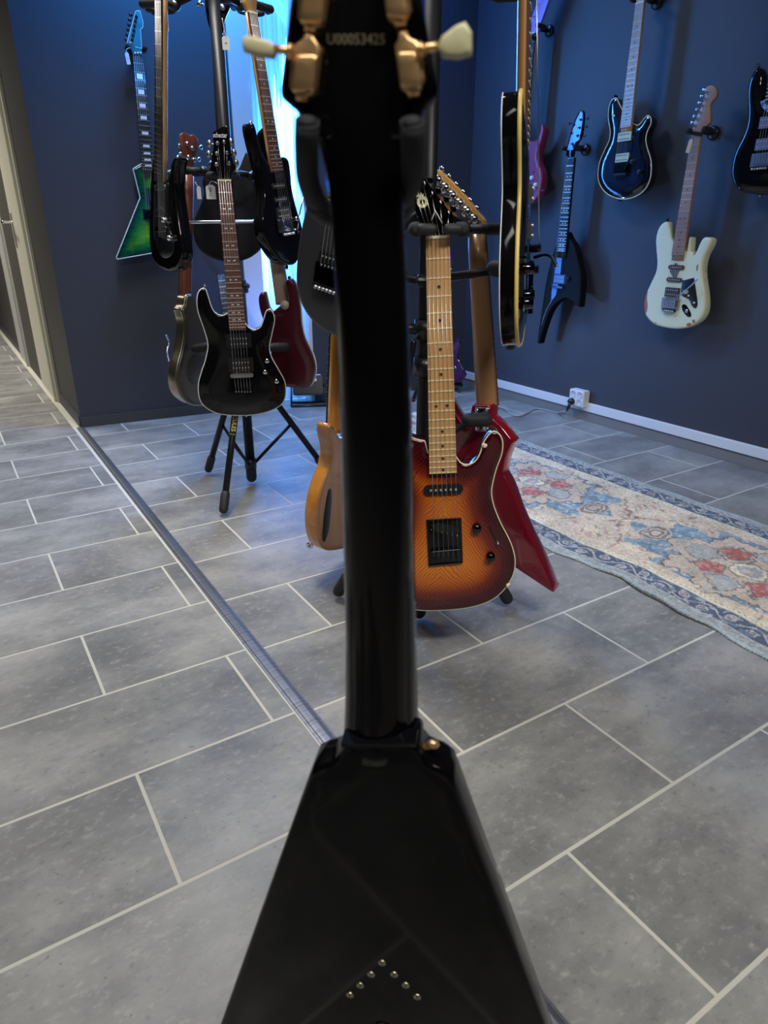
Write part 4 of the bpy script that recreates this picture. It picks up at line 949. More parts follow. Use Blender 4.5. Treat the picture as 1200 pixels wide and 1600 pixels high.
# ---------------------------------------------------------------- side-turned black guitar, left of the far stand
def tele_left():
    g=G('electric_guitar','black guitar with chrome knobs turned sideways, hanging left on the far stand','guitar',(255,300),2.62,az=-66,tilt=3)
    g.body([(240,243),(237,262),(234.5,290),(234,320),(232.5,350),(234,385),(239,405),(250,419),(265,424),(277,418),(283,400),(281.5,375),(277,345),(273,315),(270.5,290),(272,262),(275,247),(272,244),(267,255),(264,272),(259,282),(250,284),(243,270)],.044,BLACK,r=.006,arch=.0,grid=.012,step=.008,corners=(17,))
    g.neck((247,-22),(246,284),(255,372),(.043,.056),-.010,EBONY,MAPLE,22,depth=.022,ystr=-.014,fretm=mat('dull_fret',(.30,.30,.28),.4,1))
    g.plate('pickguard',[(243,288),(240,330),(240,365),(246,390),(256,403),(268,398),(271,380),(262,345),(262,300),(262,286)],-.0014,.0018,mat('black_pickguard',(.016,.02,.022),.12,coat=.6),r=.0004)
    o=g.plate('pickup',[(241,289),(256,288),(256.5,296),(241.5,297)],-.006,.006,mat('smoky_pickup_cover',(.10,.17,.18),.2,.6),r=.001)
    g.plate('pickup',[(241,328),(254,327),(254.5,337),(241.5,338)],-.005,.005,BPL,r=.001); g.plate('bridge',[(242,354),(257,353),(257.5,361),(242.5,362)],-.010,.010,DCHROME,r=.001)
    for x,y in ((260,344),(269,372)): g.knob(x,y,0,.0095,.017,CHROME)
    p=g.p3(292,410,.024); 
    me=poly_me([(-.016,-.019),(.016,-.019),(.016,.002),(.008,.018),(0,.022),(-.008,.018),(-.016,.002)],0,.002); me.transform(Matrix.Translation(g.p3(290.5,409,.022)+Vector((.007,0,0)))@Matrix.Rotation(PI/2,4,'Z')); g.add('jack_plate',me,CHROME)
    me=lathe_me([(.006,0),(.006,.003),(.004,.004),(.0005,.004)],14); me.transform(Matrix.Translation(g.p3(290.5,411,.022)+Vector((.009,0,0)))@Matrix.Rotation(PI/2,4,'Z')); g.add('jack_socket',me,BPL)
    for x,y in ((282,244),(262,287)): g.tube('strap_button',[g.p3(x,y,.02),g.p3(x,y,.02)+Vector((0,0,.012))],.006,CHROME,12,rnd=True)
    g.plate('headstock',[(246,-22),(240,-60),(243,-100),(256,-112),(262,-70),(254,-22)],-.004,.014,BLACK,r=.002)
tele_left()
tag_obj('long white tag on the maple neck of the sideways black guitar, under its holder',258.5,34,2.57,.017,.050,az=-20)
# black strat-style guitar turned to the right
def strat_right():
    g=G('electric_guitar','black guitar with rosewood neck and tremolo arm, hanging right on the far stand','guitar',(435,300),2.60,az=52,tilt=4)
    g.body([(398,194),(394,192),(394,203),(398,222),(404,246),(410,270),(414,297),(413,322),(411,345),(414,368),(424,390),(438,408),(452,414),(463,411),(470,394),(474,372),(472,352),(464,325),(457,295),(455,272),(452,252),(446,245),(439,247),(437,256),(438,268),(429,268),(420,254),(411,240),(404,216)],.044,BLACK,r=.006,arch=.0,grid=.012,corners=(24,25))
    g.neck((395,19),(434.5,268),(449,350),(.042,.056),-.010,ROSE,MAPLE,22,inlay='dot',ystr=-.013,fretm=mat('soft_fret',(.62,.50,.42),.4,.3))
    for k,f in enumerate((.80,.87)): g.single(g.Ls*f,0,mat('black_cover',(.03,.03,.035),.3),w=.07,h=.017)
    g.humbucker(g.Ls*.94,0,mat('black_cover',(.03,.03,.035),.3),ring=False)
    g.floyd(g.Ls*1.0,0,CHROME,arm=[(458,357,-.012),(464,359,-.025),(466,350,-.045),(470,325,-.05),(475,306,-.05)])
    g.knob(461,342,0,.008,.012,CHROME); g.knob(470,363,0,.008,.012,CHROME)
    g.plate('headstock',[(391,19),(383,0),(386,-40),(402,-75),(410,-60),(404,-20),(400,19)],-.004,.014,MAPLE,r=.002)
    g.tube('strap_button',[g.p3(392,196,.02),g.p3(391,189,.02)],.006,CHROME,12,rnd=True); g.tube('strap_button',[g.p3(448,414,.02),g.p3(448,421,.02)],.006,BPL,12,rnd=True)
strat_right()
def far_black():
    g=G('electric_guitar','flat black guitar seen from behind, on the far side of the far stand','guitar',(365,340),2.80,az=2)
    g.body([(302,362),(304,342),(314,318),(319,300),(316,285),(320,268),(330,262),(342,270),(352,274),(364,272),(374,262),(386,236),(394,250),(398,275),(401,300),(409,325),(414,345),(411,382),(397,399),(376,408),(352,409),(326,401),(309,386)],.044,SATIN,r=.006)
    g.neck((340,55),(353,275),(362,360),(.043,.054),.052,EBONY,SATIN,22,strings=0,flip=True,frets=False)
    g.plate('headstock',[(333,55),(322,20),(322,-30),(352,-40),(362,0),(352,30),(347,55)],.046,.014,BLACK,r=.002)
    for k,(x,y) in enumerate(((312,6),(308,-10),(306,-26),(368,2),(370,-14),(372,-30))): g.tuner_button(x,y,.05,0 if x>340 else 180,CHROME,1.1)
    g.lathe('gear_housing',335,20,.046,[(.009,0),(.009,.006),(.005,.008),(.0005,.008)],NICKEL); g.lathe('gear_housing',348,12,.046,[(.009,0),(.009,.006),(.005,.008),(.0005,.008)],NICKEL); g.lathe('gear_housing',330,4,.046,[(.009,0),(.009,.006),(.005,.008),(.0005,.008)],NICKEL)
far_black()
def bronze():
    g=G('electric_guitar','bronze metal-bodied guitar seen from behind with tremolo arm, low left on the far stand','guitar',(300,550),2.72,az=42)
    g.body([(300,463),(292.5,464),(290,479),(286,484),(290,500),(290,520),(286,547),(280,570),(277.5,590),(280,610),(290,624),(306,632),(330,630),(350,618),(358,598),(352,570),(342,548),(338,525),(334,508),(330,496),(327,490),(324,488),(321,487),(315,486),(308,475)],.050,GUNB,r=.004,corners=())
    g.binding(GUNM,.006,.010,name='metal_rim')
    # polished metal side band
    me=slab_me(np.array([ (p[0],p[1]) for p in g.out]),.008,.046,.003,0,.05,0); me.transform(Matrix.Diagonal((1.006,1,1.006,1))); g.add('metal_side',me,GUNM)
    g.plate('control_cover',[(296,560),(310,552),(322,566),(318,596),(302,600),(293,585)],-.002,.003,mat('smoked_cover',(.12,.11,.10),.35,.7),r=.001)
    g.neck((294,266),(288,474),(287,580),(.043,.055),.054,EBONY,MAHOG,22,strings=0,flip=True,frets=False,heel=.02)
    h=g.plate('headstock',[(293.5,266),(288,250),(285,238),(284,210),(289,207),(294,209.5),(298,212),(302,210),(308,215),(310,226),(306,243),(301,266)],.046,.014,MAHOG,r=.0015,step=.003)
    for x,y in ((292,225),(300,232),(294,246),(302,250)): g.lathe('gear_housing',x,y,.046,[(.008,0),(.008,.006),(.005,.009),(.0005,.009)],NICKEL)
    for x,y in ((314,230),(311,249),(281,228),(279,246)): g.tuner_button(x,y,.05,0 if x>297 else 180,CHROME,1.0)
    g.tube('tremolo_arm',smooth_path([g.p3(264,565,.07),g.p3(261,550,.09),g.p3(264,535,.10),g.p3(259,523,.10)],4),.0032,CHROME,8,rnd=True)
bronze()
def dark_red():
    g=G('electric_guitar','dark wine-red guitar seen from behind with pale neck, low right on the far stand','guitar',(450,540),2.62,az=-14)
    g.body([(411.5,457),(406,459),(403.6,468),(406,485),(412,502),(419,520),(424,542),(420,565),(412,585),(415,600),(432,606),(450,605),(464,607.7),(478,607.5),(487,600),(491,582),(489,564),(482,546),(474,529),(469,508),(467,481.5),(463,455),(457,440),(450,436.5),(446,441),(448,455),(451,471),(446,480),(438,478),(430,484),(424,488),(418,482),(415,470)],.044,DRED,r=.005,corners=())
    g.binding(WBIND,.0022,.041)
    g.neck((412,272),(442,470),(455,565),(.043,.056),.052,ROSE,MAPLEL,24,depth=.022,strings=0,flip=True,frets=False,heel=.012)
    g.lathe('heel_joint',444.5,477,-.001,[(.016,-.01),(.016,.0),(.010,.004),(.0005,.005)],MAPLEL)
    g.plate('headstock',[(408,272),(404,255),(400,215),(412,200),(424,220),(422,250),(417,272)],.046,.014,BLACK,r=.002)
    g.tube('strap_button',[g.p3(452,437,.02),g.p3(452,431,.02)],.006,DCHROME,12,rnd=True)
dark_red()
def wall_small():
    g=G('electric_guitar','dark guitar with grey fretboard on the back wall, mostly hidden behind the glossy black guitar','guitar',(352,500),plane=(tuple(BP0+BN*.10),BACKN))
    g.neck((346,428),(365,546),(374,600),(.044,.056),-.010,mat('grey_fretboard',(.05,.05,.055),.5),SATIN,20,nutm=BPL,ystr=-.012)
    g.body([(345,560),(340,540),(350,532),(358,540),(372,540),(384,530),(390,545),(388,565),(394,585),(400,605),(392,618),(372,622),(350,618),(340,600),(345,580)],.04,SATIN,r=.005)
    w=thing('wall_hanger','black hook of a wall hanger right of the rosewood neck','hanger',g.M)
    for n_,pts,r in (('hook_arm',[g.p3(352,440,.09),g.p3(383,447,-.01)],.012),('hook_pad',[g.p3(378,443,-.02),g.p3(390,449,-.04)],.015),('hook_pad',[g.p3(380,436,-.03),g.p3(386,458,-.03)],.011)):
        o=bpy.data.objects.new(n_,rtube_me([Vector(p) for p in pts],r)); COL.objects.link(o); o.data.materials.append(RUBBER); o.parent=w
wall_small()
def hanger(g,px,py,label,dy=.10,side=1):
    """wall hanger: plate on the wall, arm, two padded prongs around the neck"""
    t=thing('wall_hanger',label,'hanger',g.M); c=g.p3(px,py,.0); 
    def A(n,me,m): o=bpy.data.objects.new(n,me); COL.objects.link(o); me.materials.append(m); o.parent=t
    wy=dy-.001; me=lathe_me([(.026,0),(.026,.008),(.020,.014),(.0005,.015)],18); me.transform(Matrix.Translation((c.x+.0,wy,c.z))); A('wall_plate',me,BPL)
    A('arm',rtube_me([Vector((c.x,wy-.01,c.z)),Vector((c.x,.034,c.z))],.010),STEEL)
    A('yoke',rtube_me([Vector((c.x-.036,.032,c.z)),Vector((c.x+.036,.032,c.z))],.009),RUBBER)
    for s0 in (-1,1): A('prong',rtube_me([Vector((c.x+s0*.036,.036,c.z)),Vector((c.x+s0*.036,-.028,c.z+.004))],.010),FOAM)
# ---------------------------------------------------------------- green pointed guitar on the back wall
def green():
    g=G('electric_guitar','green sunburst pointed guitar with block inlays on the back wall','guitar',(225,300),plane=(tuple(BP0+BN*.09),BACKN))
    g.body([(224,254),(208,264),(219,309),(182,402),(183,405),(240,395),(262,388),(300,350),(290,310),(275,262),(262,268),(250,262)],.043,GREENB,r=.003,corners=(0,1,2,3,4,5,7,8,9,10),grid=.010)
    g.binding(WBIND,.0026,.002)
    g.neck((215,84),(232.5,268),(238.5,330),(.044,.058),-.010,EBONY,SATIN,24,inlay='block',ystr=-.013,fretm=mat('bright_fret',(.85,.85,.85),.2,.9),mi=mat('white_block_inlay',(.85,.85,.88),.3),nutm=BPL)
    g.plate('mounting_plate',[(224,262),(234,262),(235,278),(226,279)],-.005,.005,BPL); g.plate('pickup',[(228,294),(240,294),(241,322),(231,322)],-.006,.006,BPL)
    g.floyd(g.Ls*1.02,0,DCHROME)
    h=g.plate('headstock',[(206,78),(198,70),(200,56),(211,20),(213,17),(219,17.5),(223.5,35),(223.5,42),(219.5,46),(221.5,76),(221,84),(209,84)],-.006,.014,mat('teal_stained_headstock',(.04,.22,.26),.2,coat=1),r=.001,corners=(0,3,6,7,8,9),step=.004)
    o=clean([g.uv(a,b,-.006) for a,b in [(198,70),(211,20),(213,17),(219,17.5),(223.5,35),(223.5,42),(219.5,46),(221.5,76)]],.004,(0,1,3,4,5,6,7))
    g.add('headstock_binding',tube_me([(p[0],-.006,p[1]) for p in o][:-8],.0012,6),WBIND,h)
    for k in range(6):
        x,y=213-k*1.3,26+k*7.2; g.tuner_post(x,y,-.006,BPL); g.tuner_button(x-9,y-3+k*.6,0,180,BPL,.9)
    for k in range(3): g.lathe('locking_nut_screw',211+k*4.4,83,-.012,[(.0042,0),(.0042,.003),(.0005,.0035)],WHITE)
    hanger(g,213,76,'black wall hanger holding the green guitar',.088)
green()
tag_obj('small white tag hanging from the green guitar headstock',199.5,91,3.50,.016,.046,rot=.1,text='xx',cord=[(197,78),(203,74)],plane=(tuple(BP0+BN*.115),BACKN))

# ---------------------------------------------------------------- guitars on the right-hand wall
RN=(-1,0,0)
def RG(label,anchor,off=.10): return G('electric_guitar',label,'guitar',anchor,plane=((2.80-off,0,0),RN),group=None)
def white():
    g=RG('cream white relic guitar with worn paint and small black pickguard on the right wall',(1060,400))
    g.body([(1042,347),(1034,349),(1027,360),(1024,375),(1024.5,392),(1026,410),(1024,425),(1016,443),(1008,462),(1006,483),(1011,497),(1024,508),(1045,513),(1065,513.5),(1083,508),(1095,498),(1101,483),(1101,462),(1098,440),(1096.5,420),(1100,402),(1107,388),(1111,378),(1110.5,373),(1104,370.5),(1098,372),(1093,380),(1088,391),(1083,395),(1078,392),(1079,371),(1076,370),(1072,392),(1055,380),(1049,372),(1046,358)],.044,RELIC,r=.008,corners=(30,31,32,33),grid=.011)
    g.neck((1088,210),(1058,399),(1047.5,470),(.042,.056),-.010,ROAST,ROAST,22,inlay='dot',mi=mat('dark_dot',(.03,.02,.02),.5),ystr=-.014,heel=.02,fretm=mat('pale_fret',(.6,.55,.5),.3,.8))
    g.single(g.Ls*.785,0,mat('dark_brown_pickup',(.05,.035,.02),.4)); g.single(g.Ls*.865,0,mat('dark_brown_pickup',(.05,.035,.02),.4)); g.humbucker(g.Ls*.945,0,mat('dark_brown_pickup',(.05,.035,.02),.4),ring=False)
    g.plate('cavity_strip',[(1054,411),(1057,411),(1062,420),(1057,432),(1055,440),(1050,440),(1051,432),(1046,424),(1052,416)],-.0025,.003,mat('tarnished_cavity',(.12,.11,.09),.5))
    g.plate('pickguard',[(1066,438.5),(1084,434),(1088,460),(1089.5,476),(1086,482),(1080,477),(1076,468),(1065,462),(1064,455)],-.002,.003,BPL,r=.0005,corners=(0,1,5))
    g.floyd(g.Ls*1.015,0,NICKEL,arm=[(1058,463,-.015),(1066,458,-.03),(1078,448,-.03),(1090,436,-.03)])
    g.knob(1073,456,0,.0095,.014,CREAM); g.lathe('control_screw',1085,473,-.002,[(.004,0),(.004,.003),(.0005,.003)],WHITE); g.lathe('control_screw',1076,462,-.002,[(.004,0),(.004,.003),(.0005,.003)],WHITE)
    g.plate('jack_plate',[(1066,476),(1072,477),(1079,489),(1079,495),(1073,494),(1065,483)],-.002,.003,DCHROME,r=.001); g.lathe('jack_socket',1073,486,-.002,[(.007,0),(.007,.002),(.003,.003),(.0005,.001)],CHROME)
    wear=mat('bare_wood_wear',(.36,.13,.08),.6)
    g.plate('worn_patch',[(1012,455),(1009,462),(1006.8,474),(1007.5,486),(1010,489),(1012,478),(1011,466)],-.0002,.002,wear,r=.0004)
    g.plate('worn_patch',[(1072,507),(1078,504),(1080,508),(1075,510)],-.0002,.002,wear,r=.0003); g.plate('worn_patch',[(1081,501),(1085,499),(1086,503),(1083,505)],-.0002,.002,wear,r=.0003); g.plate('worn_patch',[(1088,416),(1091,413),(1090,422),(1088,424)],-.0002,.002,wear,r=.0003)
    h=g.plate('headstock',[(1082,210),(1083.5,196),(1089,182),(1096,166),(1101,152),(1101,141),(1106,134.5),(1114,134),(1119.5,140),(1119.5,149),(1115,156),(1110,163),(1110,178),(1109.5,190),(1105,196),(1100,199),(1096,202),(1095,211)],-.006,.014,ROAST,r=.001,step=.004)
    for k in range(6):
        x,y=1104-k*3.6,145+k*10.3; g.tuner_post(x,y,-.006,CHROME); g.tuner_button(x-5,y-5,.0,180,CHROME,.8)
    g.rect('locking_nut',g.uv(1082,208,-.012),g.uv(1096,210,-.012),.014,-.016,.012,CHROME)
    g.tube('strap_button',[g.p3(1043,347,.02),g.p3(1043.5,340,.02)],.006,DCHROME,12,rnd=True)
    hanger(g,1092,205,'black wall hanger holding the cream white guitar',.098)
white()
tag_obj('blank cream tag beside the nut of the cream white guitar',1077,228,3.30,.014,.050,rot=-.15)
def evh():
    g=RG('dark blue flamed guitar with cream pickups and pale neck on the right wall',(980,180))
    g.body([(962,153),(955,157),(951,168),(950,185),(953,205),(951,220),(944,235),(936,255),(934,278),(940,294),(952,305),(972,311),(992,307),(1007,296),(1015,280),(1017,262),(1016,248),(1011,232),(1008.5,218),(1011,205),(1016,194),(1016.5,185),(1012,180.5),(1007,184),(1000,193),(995,196),(989,193),(987,188),(980,186),(971,170),(966,160)],.046,BLUEB,r=.005,arch=.006,aw=.028,corners=(26,27,28),grid=.010)
    g.binding(BIND,.0022,.003)
    g.neck((999.5,4),(977,199),(969,262),(.042,.056),-.018,MAPLEL,MAPLE,22,inlay='dot',mi=mat('dark_dot',(.03,.02,.02),.5),ystr=-.022,heel=.03,fretm=mat('pale_fret',(.6,.55,.5),.3,.8))
    g.humbucker(g.Ls*.80,-.012,CREAM,h=.034,ring=False,mp=BPL); g.humbucker(g.Ls*.935,-.012,CREAM,h=.034,ring=False,mp=BPL)
    g.floyd(g.Ls*1.0,-.010,DCHROME,arm=[(975,267,-.02),(983,247,-.045),(987,238,-.05),(988,212,-.055)])
    for x,y in ((989,253),(1000,269)): g.knob(x,y,-.008,.010,.014)
    g.lathe('toggle_switch',959,181,-.006,[(.006,0),(.006,.002),(.002,.003),(.002,.014),(.0005,.015)],CHROME)
    for x,y in ((964,151),(971,312),(1016,286)): g.lathe('strap_button',x,y,.02,[(.006,0),(.004,.008),(.007,.012),(.0005,.013)],DCHROME)
    g.plate('headstock',[(994,4),(996,-25),(990,-60),(1000,-90),(1016,-80),(1012,-40),(1006,4)],-.006,.014,MAPLEL,r=.001)
    hanger(g,1003,-2,'black wall hanger holding the dark blue flamed guitar',.098)
evh()
def vblue():
    g=RG('pointed black guitar with a bright blue stripe and blue headstock on the right wall',(880,420))
    g.body([(875,372),(868,385),(860,410),(853,440),(847,480),(839,536),(842,537),(848,515),(858,488),(868,474),(878,467),(885,466),(893,470),(900,477),(905,480),(907,458),(907,430),(901,400),(896,383),(890,374),(883,362)],.042,mat('black_matte_paint',(.005,.005,.006),.5,spec=.15),r=.004,corners=(5,6,13,14),grid=.012)
    g.plate('blue_stripe',[(871.5,394),(878.5,394),(876,424),(871,450),(868,462),(861,471),(862,455),(866,430)],-.0012,.002,BLUES)
    g.tube('bevel_line',[g.p3(861,471,-.001),g.p3(854,484,-.001),g.p3(849,497,-.001),g.p3(846,508,-.001)],.0012,mat('silver_line',(.5,.55,.6),.3,.6),6)
    g.neck((892,247),(876.5,393),(867,449),(.043,.056),-.012,EBONY,BLACK,24,inlay='cross',ystr=-.012,nutm=BPL,heel=.03,strings=6,fretm=mat('pale_fret',(.6,.55,.5),.3,.8))
    g.humbucker(g.Ls*.93,0,mat('blue_tinted_pickup',(.10,.22,.42),.35,.3)); g.rect('bridge',g.at_s(g.Ls*.995,-.036),g.at_s(g.Ls*.995,.036),.010,-.012,.010,DCHROME,r=1)
    g.knob(889,436,0,.009,.012,DCHROME)
    h=g.plate('headstock',[(884,243),(887,225),(893,203),(900,184),(906,173.5),(910,173),(911.5,180),(910,200),(907,215),(903,221),(897,234),(893,246)],-.006,.014,BLACK,r=.001,step=.004,corners=(0,))
    g.plate('blue_inlay_face',[(886,234),(889,225),(893.5,206),(901,186),(907,174.5),(910,175.5),(910.5,186),(908,203),(905,218),(899,222),(895,234),(890,235)],-.0072,.0015,BLUES,r=None,parent=h)
    for x,y in ((908,187),(906,199.5),(903,212),(897.5,195),(893.5,208),(895,225)): g.tuner_post(x,y,-.007,BPL)
    for x,y in ((919,185),(917,198),(914,212),(890,193)): g.tuner_button(x,y,.0,0 if x>900 else 180,BPL,.8)
    hanger(g,893,232,'black wall hanger holding the pointed black and blue guitar',.098)
vblue()
def magenta():
    g=RG('magenta guitar with white knobs on the right wall, behind the edge-on black guitar',(825,180))
    g.body([(846,193),(843,205),(838,217),(829,220),(815,215),(805,200),(800,185),(796,200),(800,235),(797,262),(788,290),(790,312),(802,325),(820,321),(833,315),(842,303),(846,288),(846,270),(841,256),(839,243),(842,230),(847,215),(849,203)],.044,MAGEN,r=.006,corners=(0,),grid=.012)
    g.neck((831,52),(817.5,222),(812,290),(.043,.056),-.012,EBONY,MAPLE,24,inlay='dot',ystr=-.013,fretm=mat('bright_fret',(.85,.85,.85),.2,.9))
    g.knob(832,278,0,.0095,.015,WHITE); g.knob(838,289,0,.0095,.015,WHITE); g.lathe('switch',834,269,0,[(.004,0),(.002,.003),(.002,.012),(.0005,.013)],BPL)
    g.lathe('strap_button',849,297,.02,[(.006,0),(.004,.008),(.007,.012),(.0005,.013)],CHROME)
    h=g.plate('headstock',[(825,52),(826,40),(834,18),(842,-6),(850,-40),(866,-45),(860,-10),(852,15),(845,35),(840,50),(837,54)],-.006,.014,LILAC,r=.001,step=.004,corners=(0,))
    for k in range(6): x,y=831+k*4.2,36-k*9.5; g.tuner_post(x,y,-.006,CHROME)
    g.rect('locking_nut',g.uv(824,57,-.012),g.uv(837,60,-.012),.013,-.016,.012,DCHROME)
    hanger(g,836,44,'black wall hanger holding the magenta guitar',.098)
magenta()
def right_edge():
    g=RG('black guitar with violet swirl pickguard at the right edge of the right wall',(1180,200))
    g.body([(1184,105),(1177,112),(1170,127),(1167,148),(1168,175),(1166,195),(1160,213),(1149,235),(1143,255),(1142,275),(1148,291),(1160,300),(1180,303),(1205,303),(1228,292),(1240,270),(1238,245),(1228,220),(1222,195),(1226,165),(1236,140),(1230,130),(1220,140),(1212,158),(1206,165),(1198,158),(1192,152),(1189,135),(1190,115)],.046,BLACK,r=.008,arch=.004,aw=.04,grid=.012)
    g.neck((1243,-40),(1206,160),(1193,243),(.043,.056),-.010,EBONY,MAPLE,22,ystr=-.013)
    g.plate('pickguard',[(1188,158),(1205,156),(1220,170),(1216,200),(1204,244),(1190,241),(1172,242),(1174,230),(1184,205),(1190,175)],-.0022,.003,SWIRL,r=.0005,corners=(0,6))
    g.plate('grip_slot',[(1175,164),(1180,162),(1178,180),(1180,200),(1176,206),(1172,203),(1173,188)],-.0008,.002,mat('slot_black',(.002,.002,.002),.9),r=.0005)
    g.humbucker(g.Ls*.80,-.002,mat('violet_pickup',(.16,.16,.26),.4),ring=False); g.humbucker(g.Ls*.93,-.002,mat('violet_pickup',(.16,.16,.26),.4),ring=False)
    g.floyd(g.Ls*1.02,0,NICKEL)
    for x,y in ((1186,103),(1190,305)): g.lathe('strap_button',x,y,.02,[(.006,0),(.004,.008),(.007,.012),(.0005,.013)],CHROME)
    hanger(g,1246,-45,'black wall hanger above the right-edge guitar',.098)
right_edge()

# ---------------------------------------------------------------- guitars round the near stand
def red_back():
    g=G('electric_guitar','bright red pointed guitar seen from behind with a bolted chrome neck plate','guitar',(760,650),1.62,az=-24,tilt=2)
    g.body([(741,634),(738,632),(736,640),(730,668),(722,662),(703,632),(685,598),(679,601),(668,650),(668,730),(650,800),(640,850),(660,860),(740,856),(806,888),(860,924),(864,926),(865,922),(846,876),(815,810),(795,758),(785,740),(790,715),(801,690),(784,668),(767,652),(766,638),(765,634)],.042,mat('dark_red_back',(.18,.006,.02),.2,.25,1),r=.003,corners=(0,1,3,6,7,14,15,17,21,23,25),grid=.014)
    me=slab_me(g.out*1.002,.003,.040,.002,0,.05,0); g.add('side_band',me,REDM)
    g.neck((745.5,365),(762,634),(768,760),(.042,.056),.052,ROSED,mat('maple_back',(.36,.19,.09),.3,coat=.5),22,depth=.022,strings=0,flip=True,heel=.012,fretm=BIND)
    pts=[(741.5,637),(763.5,637.5),(764.5,675),(742.5,673)]; pl_=g.plate('neck_plate',pts,-.0018,.002,CHROME,r=.001,corners=(0,1,2,3))
    for x,y in ((745,641),(760,641),(761,670),(746,669)): g.lathe('plate_screw',x,y,-.0018,[(.0036,0),(.003,.0012),(.0005,.0014)],CHROME,parent=pl_)
    h=g.plate('headstock',[(735,372),(722,362),(714,348),(690,315),(668,278),(662,262),(667,259),(687,267),(701,279),(722,301),(742,325),(757,344),(757,350),(753,372)],.040,.014,MAPLEB,r=.0015,step=.004,corners=(5,6,11,12))
    for k in range(6):
        x,y=684.5+k*11.2,282+k*12.2; g.lathe('gear_housing',x,y,.040,[(.0125,0),(.0125,.004),(.011,.009),(.006,.012),(.0005,.0125)],CHROME)
        x,y=690.5+k*10.9,264+k*12.4; o=g.tuner_button(x,y,.046,40,CHROME,.9)
    g.plate('gear_plate',[(678,286),(688,278),(752,346),(744,357),(720,345)],.0385,.003,NICKEL,r=.0005,corners=(0,1,2,3,4))
red_back()
def lp():
    g=G('electric_guitar','black guitar with yellowed binding hanging edge-on at the right of the near stand','guitar',(819,330),1.46,az=87,tilt=3.5)
    # real single-cut proportions laid on its own plane; X runs away from the lens
    B=[(-.055,.155),(-.10,.185),(-.13,.165),(-.14,.12),(-.118,.06),(-.115,.02),(-.15,-.05),(-.168,-.12),(-.155,-.19),(-.10,-.235),(-.02,-.25),(.06,-.245),(.13,-.215),(.165,-.15),(.160,-.08),(.130,-.01),(.112,.04),(.118,.085),(.140,.12),(.128,.135),(.085,.10),(.050,.085),(.030,.11),(.028,.155)]
    g.body(B,.035,BLACKW,y=0,r=.002,arch=.010,aw=.07,loc=True,grid=.012)
    g.binding(BINDY,.0042,.003)
    o=tube_me([(p[0],.033,p[1]) for p in g.out]+[(g.out[0][0],.033,g.out[0][1])],.0011,6,False); g.add('back_binding',o,WBIND)
    g.neck((.0,.56),(.0,.06),(.0,-.068),(.043,.055),-.006,ROSED,mat('honey_neck_side',(.40,.19,.06),.3,coat=.6),22,depth=.016,ystr=-.030,loc=True,heel=.05,inlay=None,fretm=BIND)
    g.Ls=.628
    g.humbucker(.53,-.010,NICKEL,h=.03,ring=False); g.humbucker(.595,-.010,NICKEL,h=.03,ring=False)
    for l,h_ in ((.628,.022),(.668,.018)):
        a=g.at_s(l,-.040);b=g.at_s(l,.040); g.rect('bridge',a,b,.014,-.012-h_,h_,DCHROME,r=1)
    g.rect('vibrato_plate',g.at_s(.70,-.02),g.at_s(.70,.02),.10,-.020,.008,DCHROME)
    p=Vector((-.01,-.020,-.085)); g.tube('vibrato_arm',smooth_path([p,p+Vector((-.02,-.020,.004)),p+Vector((-.05,-.034,.002)),p+Vector((-.10,-.046,-.014))],4),.003,CHROME,8,rnd=True)
    for x,z in ((-.10,-.10),(-.12,-.16),(-.07,-.15)): 
        me=lathe_me([(.011,0),(.010,.016),(.0005,.017)],16); me.transform(Matrix.Translation((x,-.009,z))); g.add('knob',me,DCHROME)
    g.add('headstock',slab_me(clean([(-.021,.56),(-.04,.60),(-.042,.72),(0,.75),(.042,.72),(.04,.60),(.021,.56)],.008),-.01,.015,.002,0,.05,0),BLACK)
    me=lathe_me([(.004,-.012),(.004,-.003),(.009,-.002),(.009,.004),(.0005,.005)],16); me.transform(Matrix.Translation((-.104,.018,.176))@Matrix.Rotation(-PI/2,4,'X')); g.add('strap_button',me,DCHROME)
    me=lathe_me([(.009,-.004),(.009,.004),(.0005,.005)],16); me.transform(Matrix.Translation((-.02,.022,-.255))@Matrix.Rotation(PI/2,4,'X')); g.add('strap_button',me,BPL)
lp()
def natural():
    g=G('electric_guitar','honey-coloured wooden guitar seen from its side, behind the V guitar neck','guitar',(505,760),1.74,az=50,tilt=-2)
    g.body([(517,663),(514.5,667),(515,683),(519,705),(516,728),(507,752),(499,780),(495,812),(498,842),(507,858),(524,860),(552,852),(578,835),(590,805),(585,770),(570,740),(566,715),(574,690),(578,670),(570,660),(560,668),(552,684),(541,690),(530,682),(524,668)],.043,NATB,r=.004,grid=.012)
    me=slab_me(g.out*1.0,.004,.0405,.003,0,.05,0); me.transform(Matrix.Translation((0,0,0))@Matrix.Diagonal((1.008,1,1.008,1))); g.add('side_band',me,NATW)
    g.plate('control_cover',[(514,766),(517,764),(518.5,772),(517,800),(514,828),(508,846),(504.5,842),(506,815),(510,785)],-.002,.003,BPL,r=.0006)
    g.neck((527,470),(521,665),(526,770),(.043,.056),.052,EBONY,NATW,22,depth=.024,strings=0,flip=True,heel=.015,fretm=BIND)
    g.add('plain_label',poly_me([g.uv(482,759,.03),g.uv(494,756,.03),g.uv(494,766,.03),g.uv(482,769,.03)],.02,.001),PAPER) if False else None
    p=g.p3(484,852,.030); me=lathe_me([(.010,0),(.010,.002),(.006,.003),(.0005,.001)],16); me.transform(Matrix.Translation(p)@Matrix.Rotation(PI/2*.75,4,'Z').inverted()); g.add('output_jack',me,CHROME)
    g.plate('headstock',[(523,470),(516,455),(518,415),(528,400),(538,415),(540,450),(531,470)],.046,.014,NATB,r=.002)
natural()
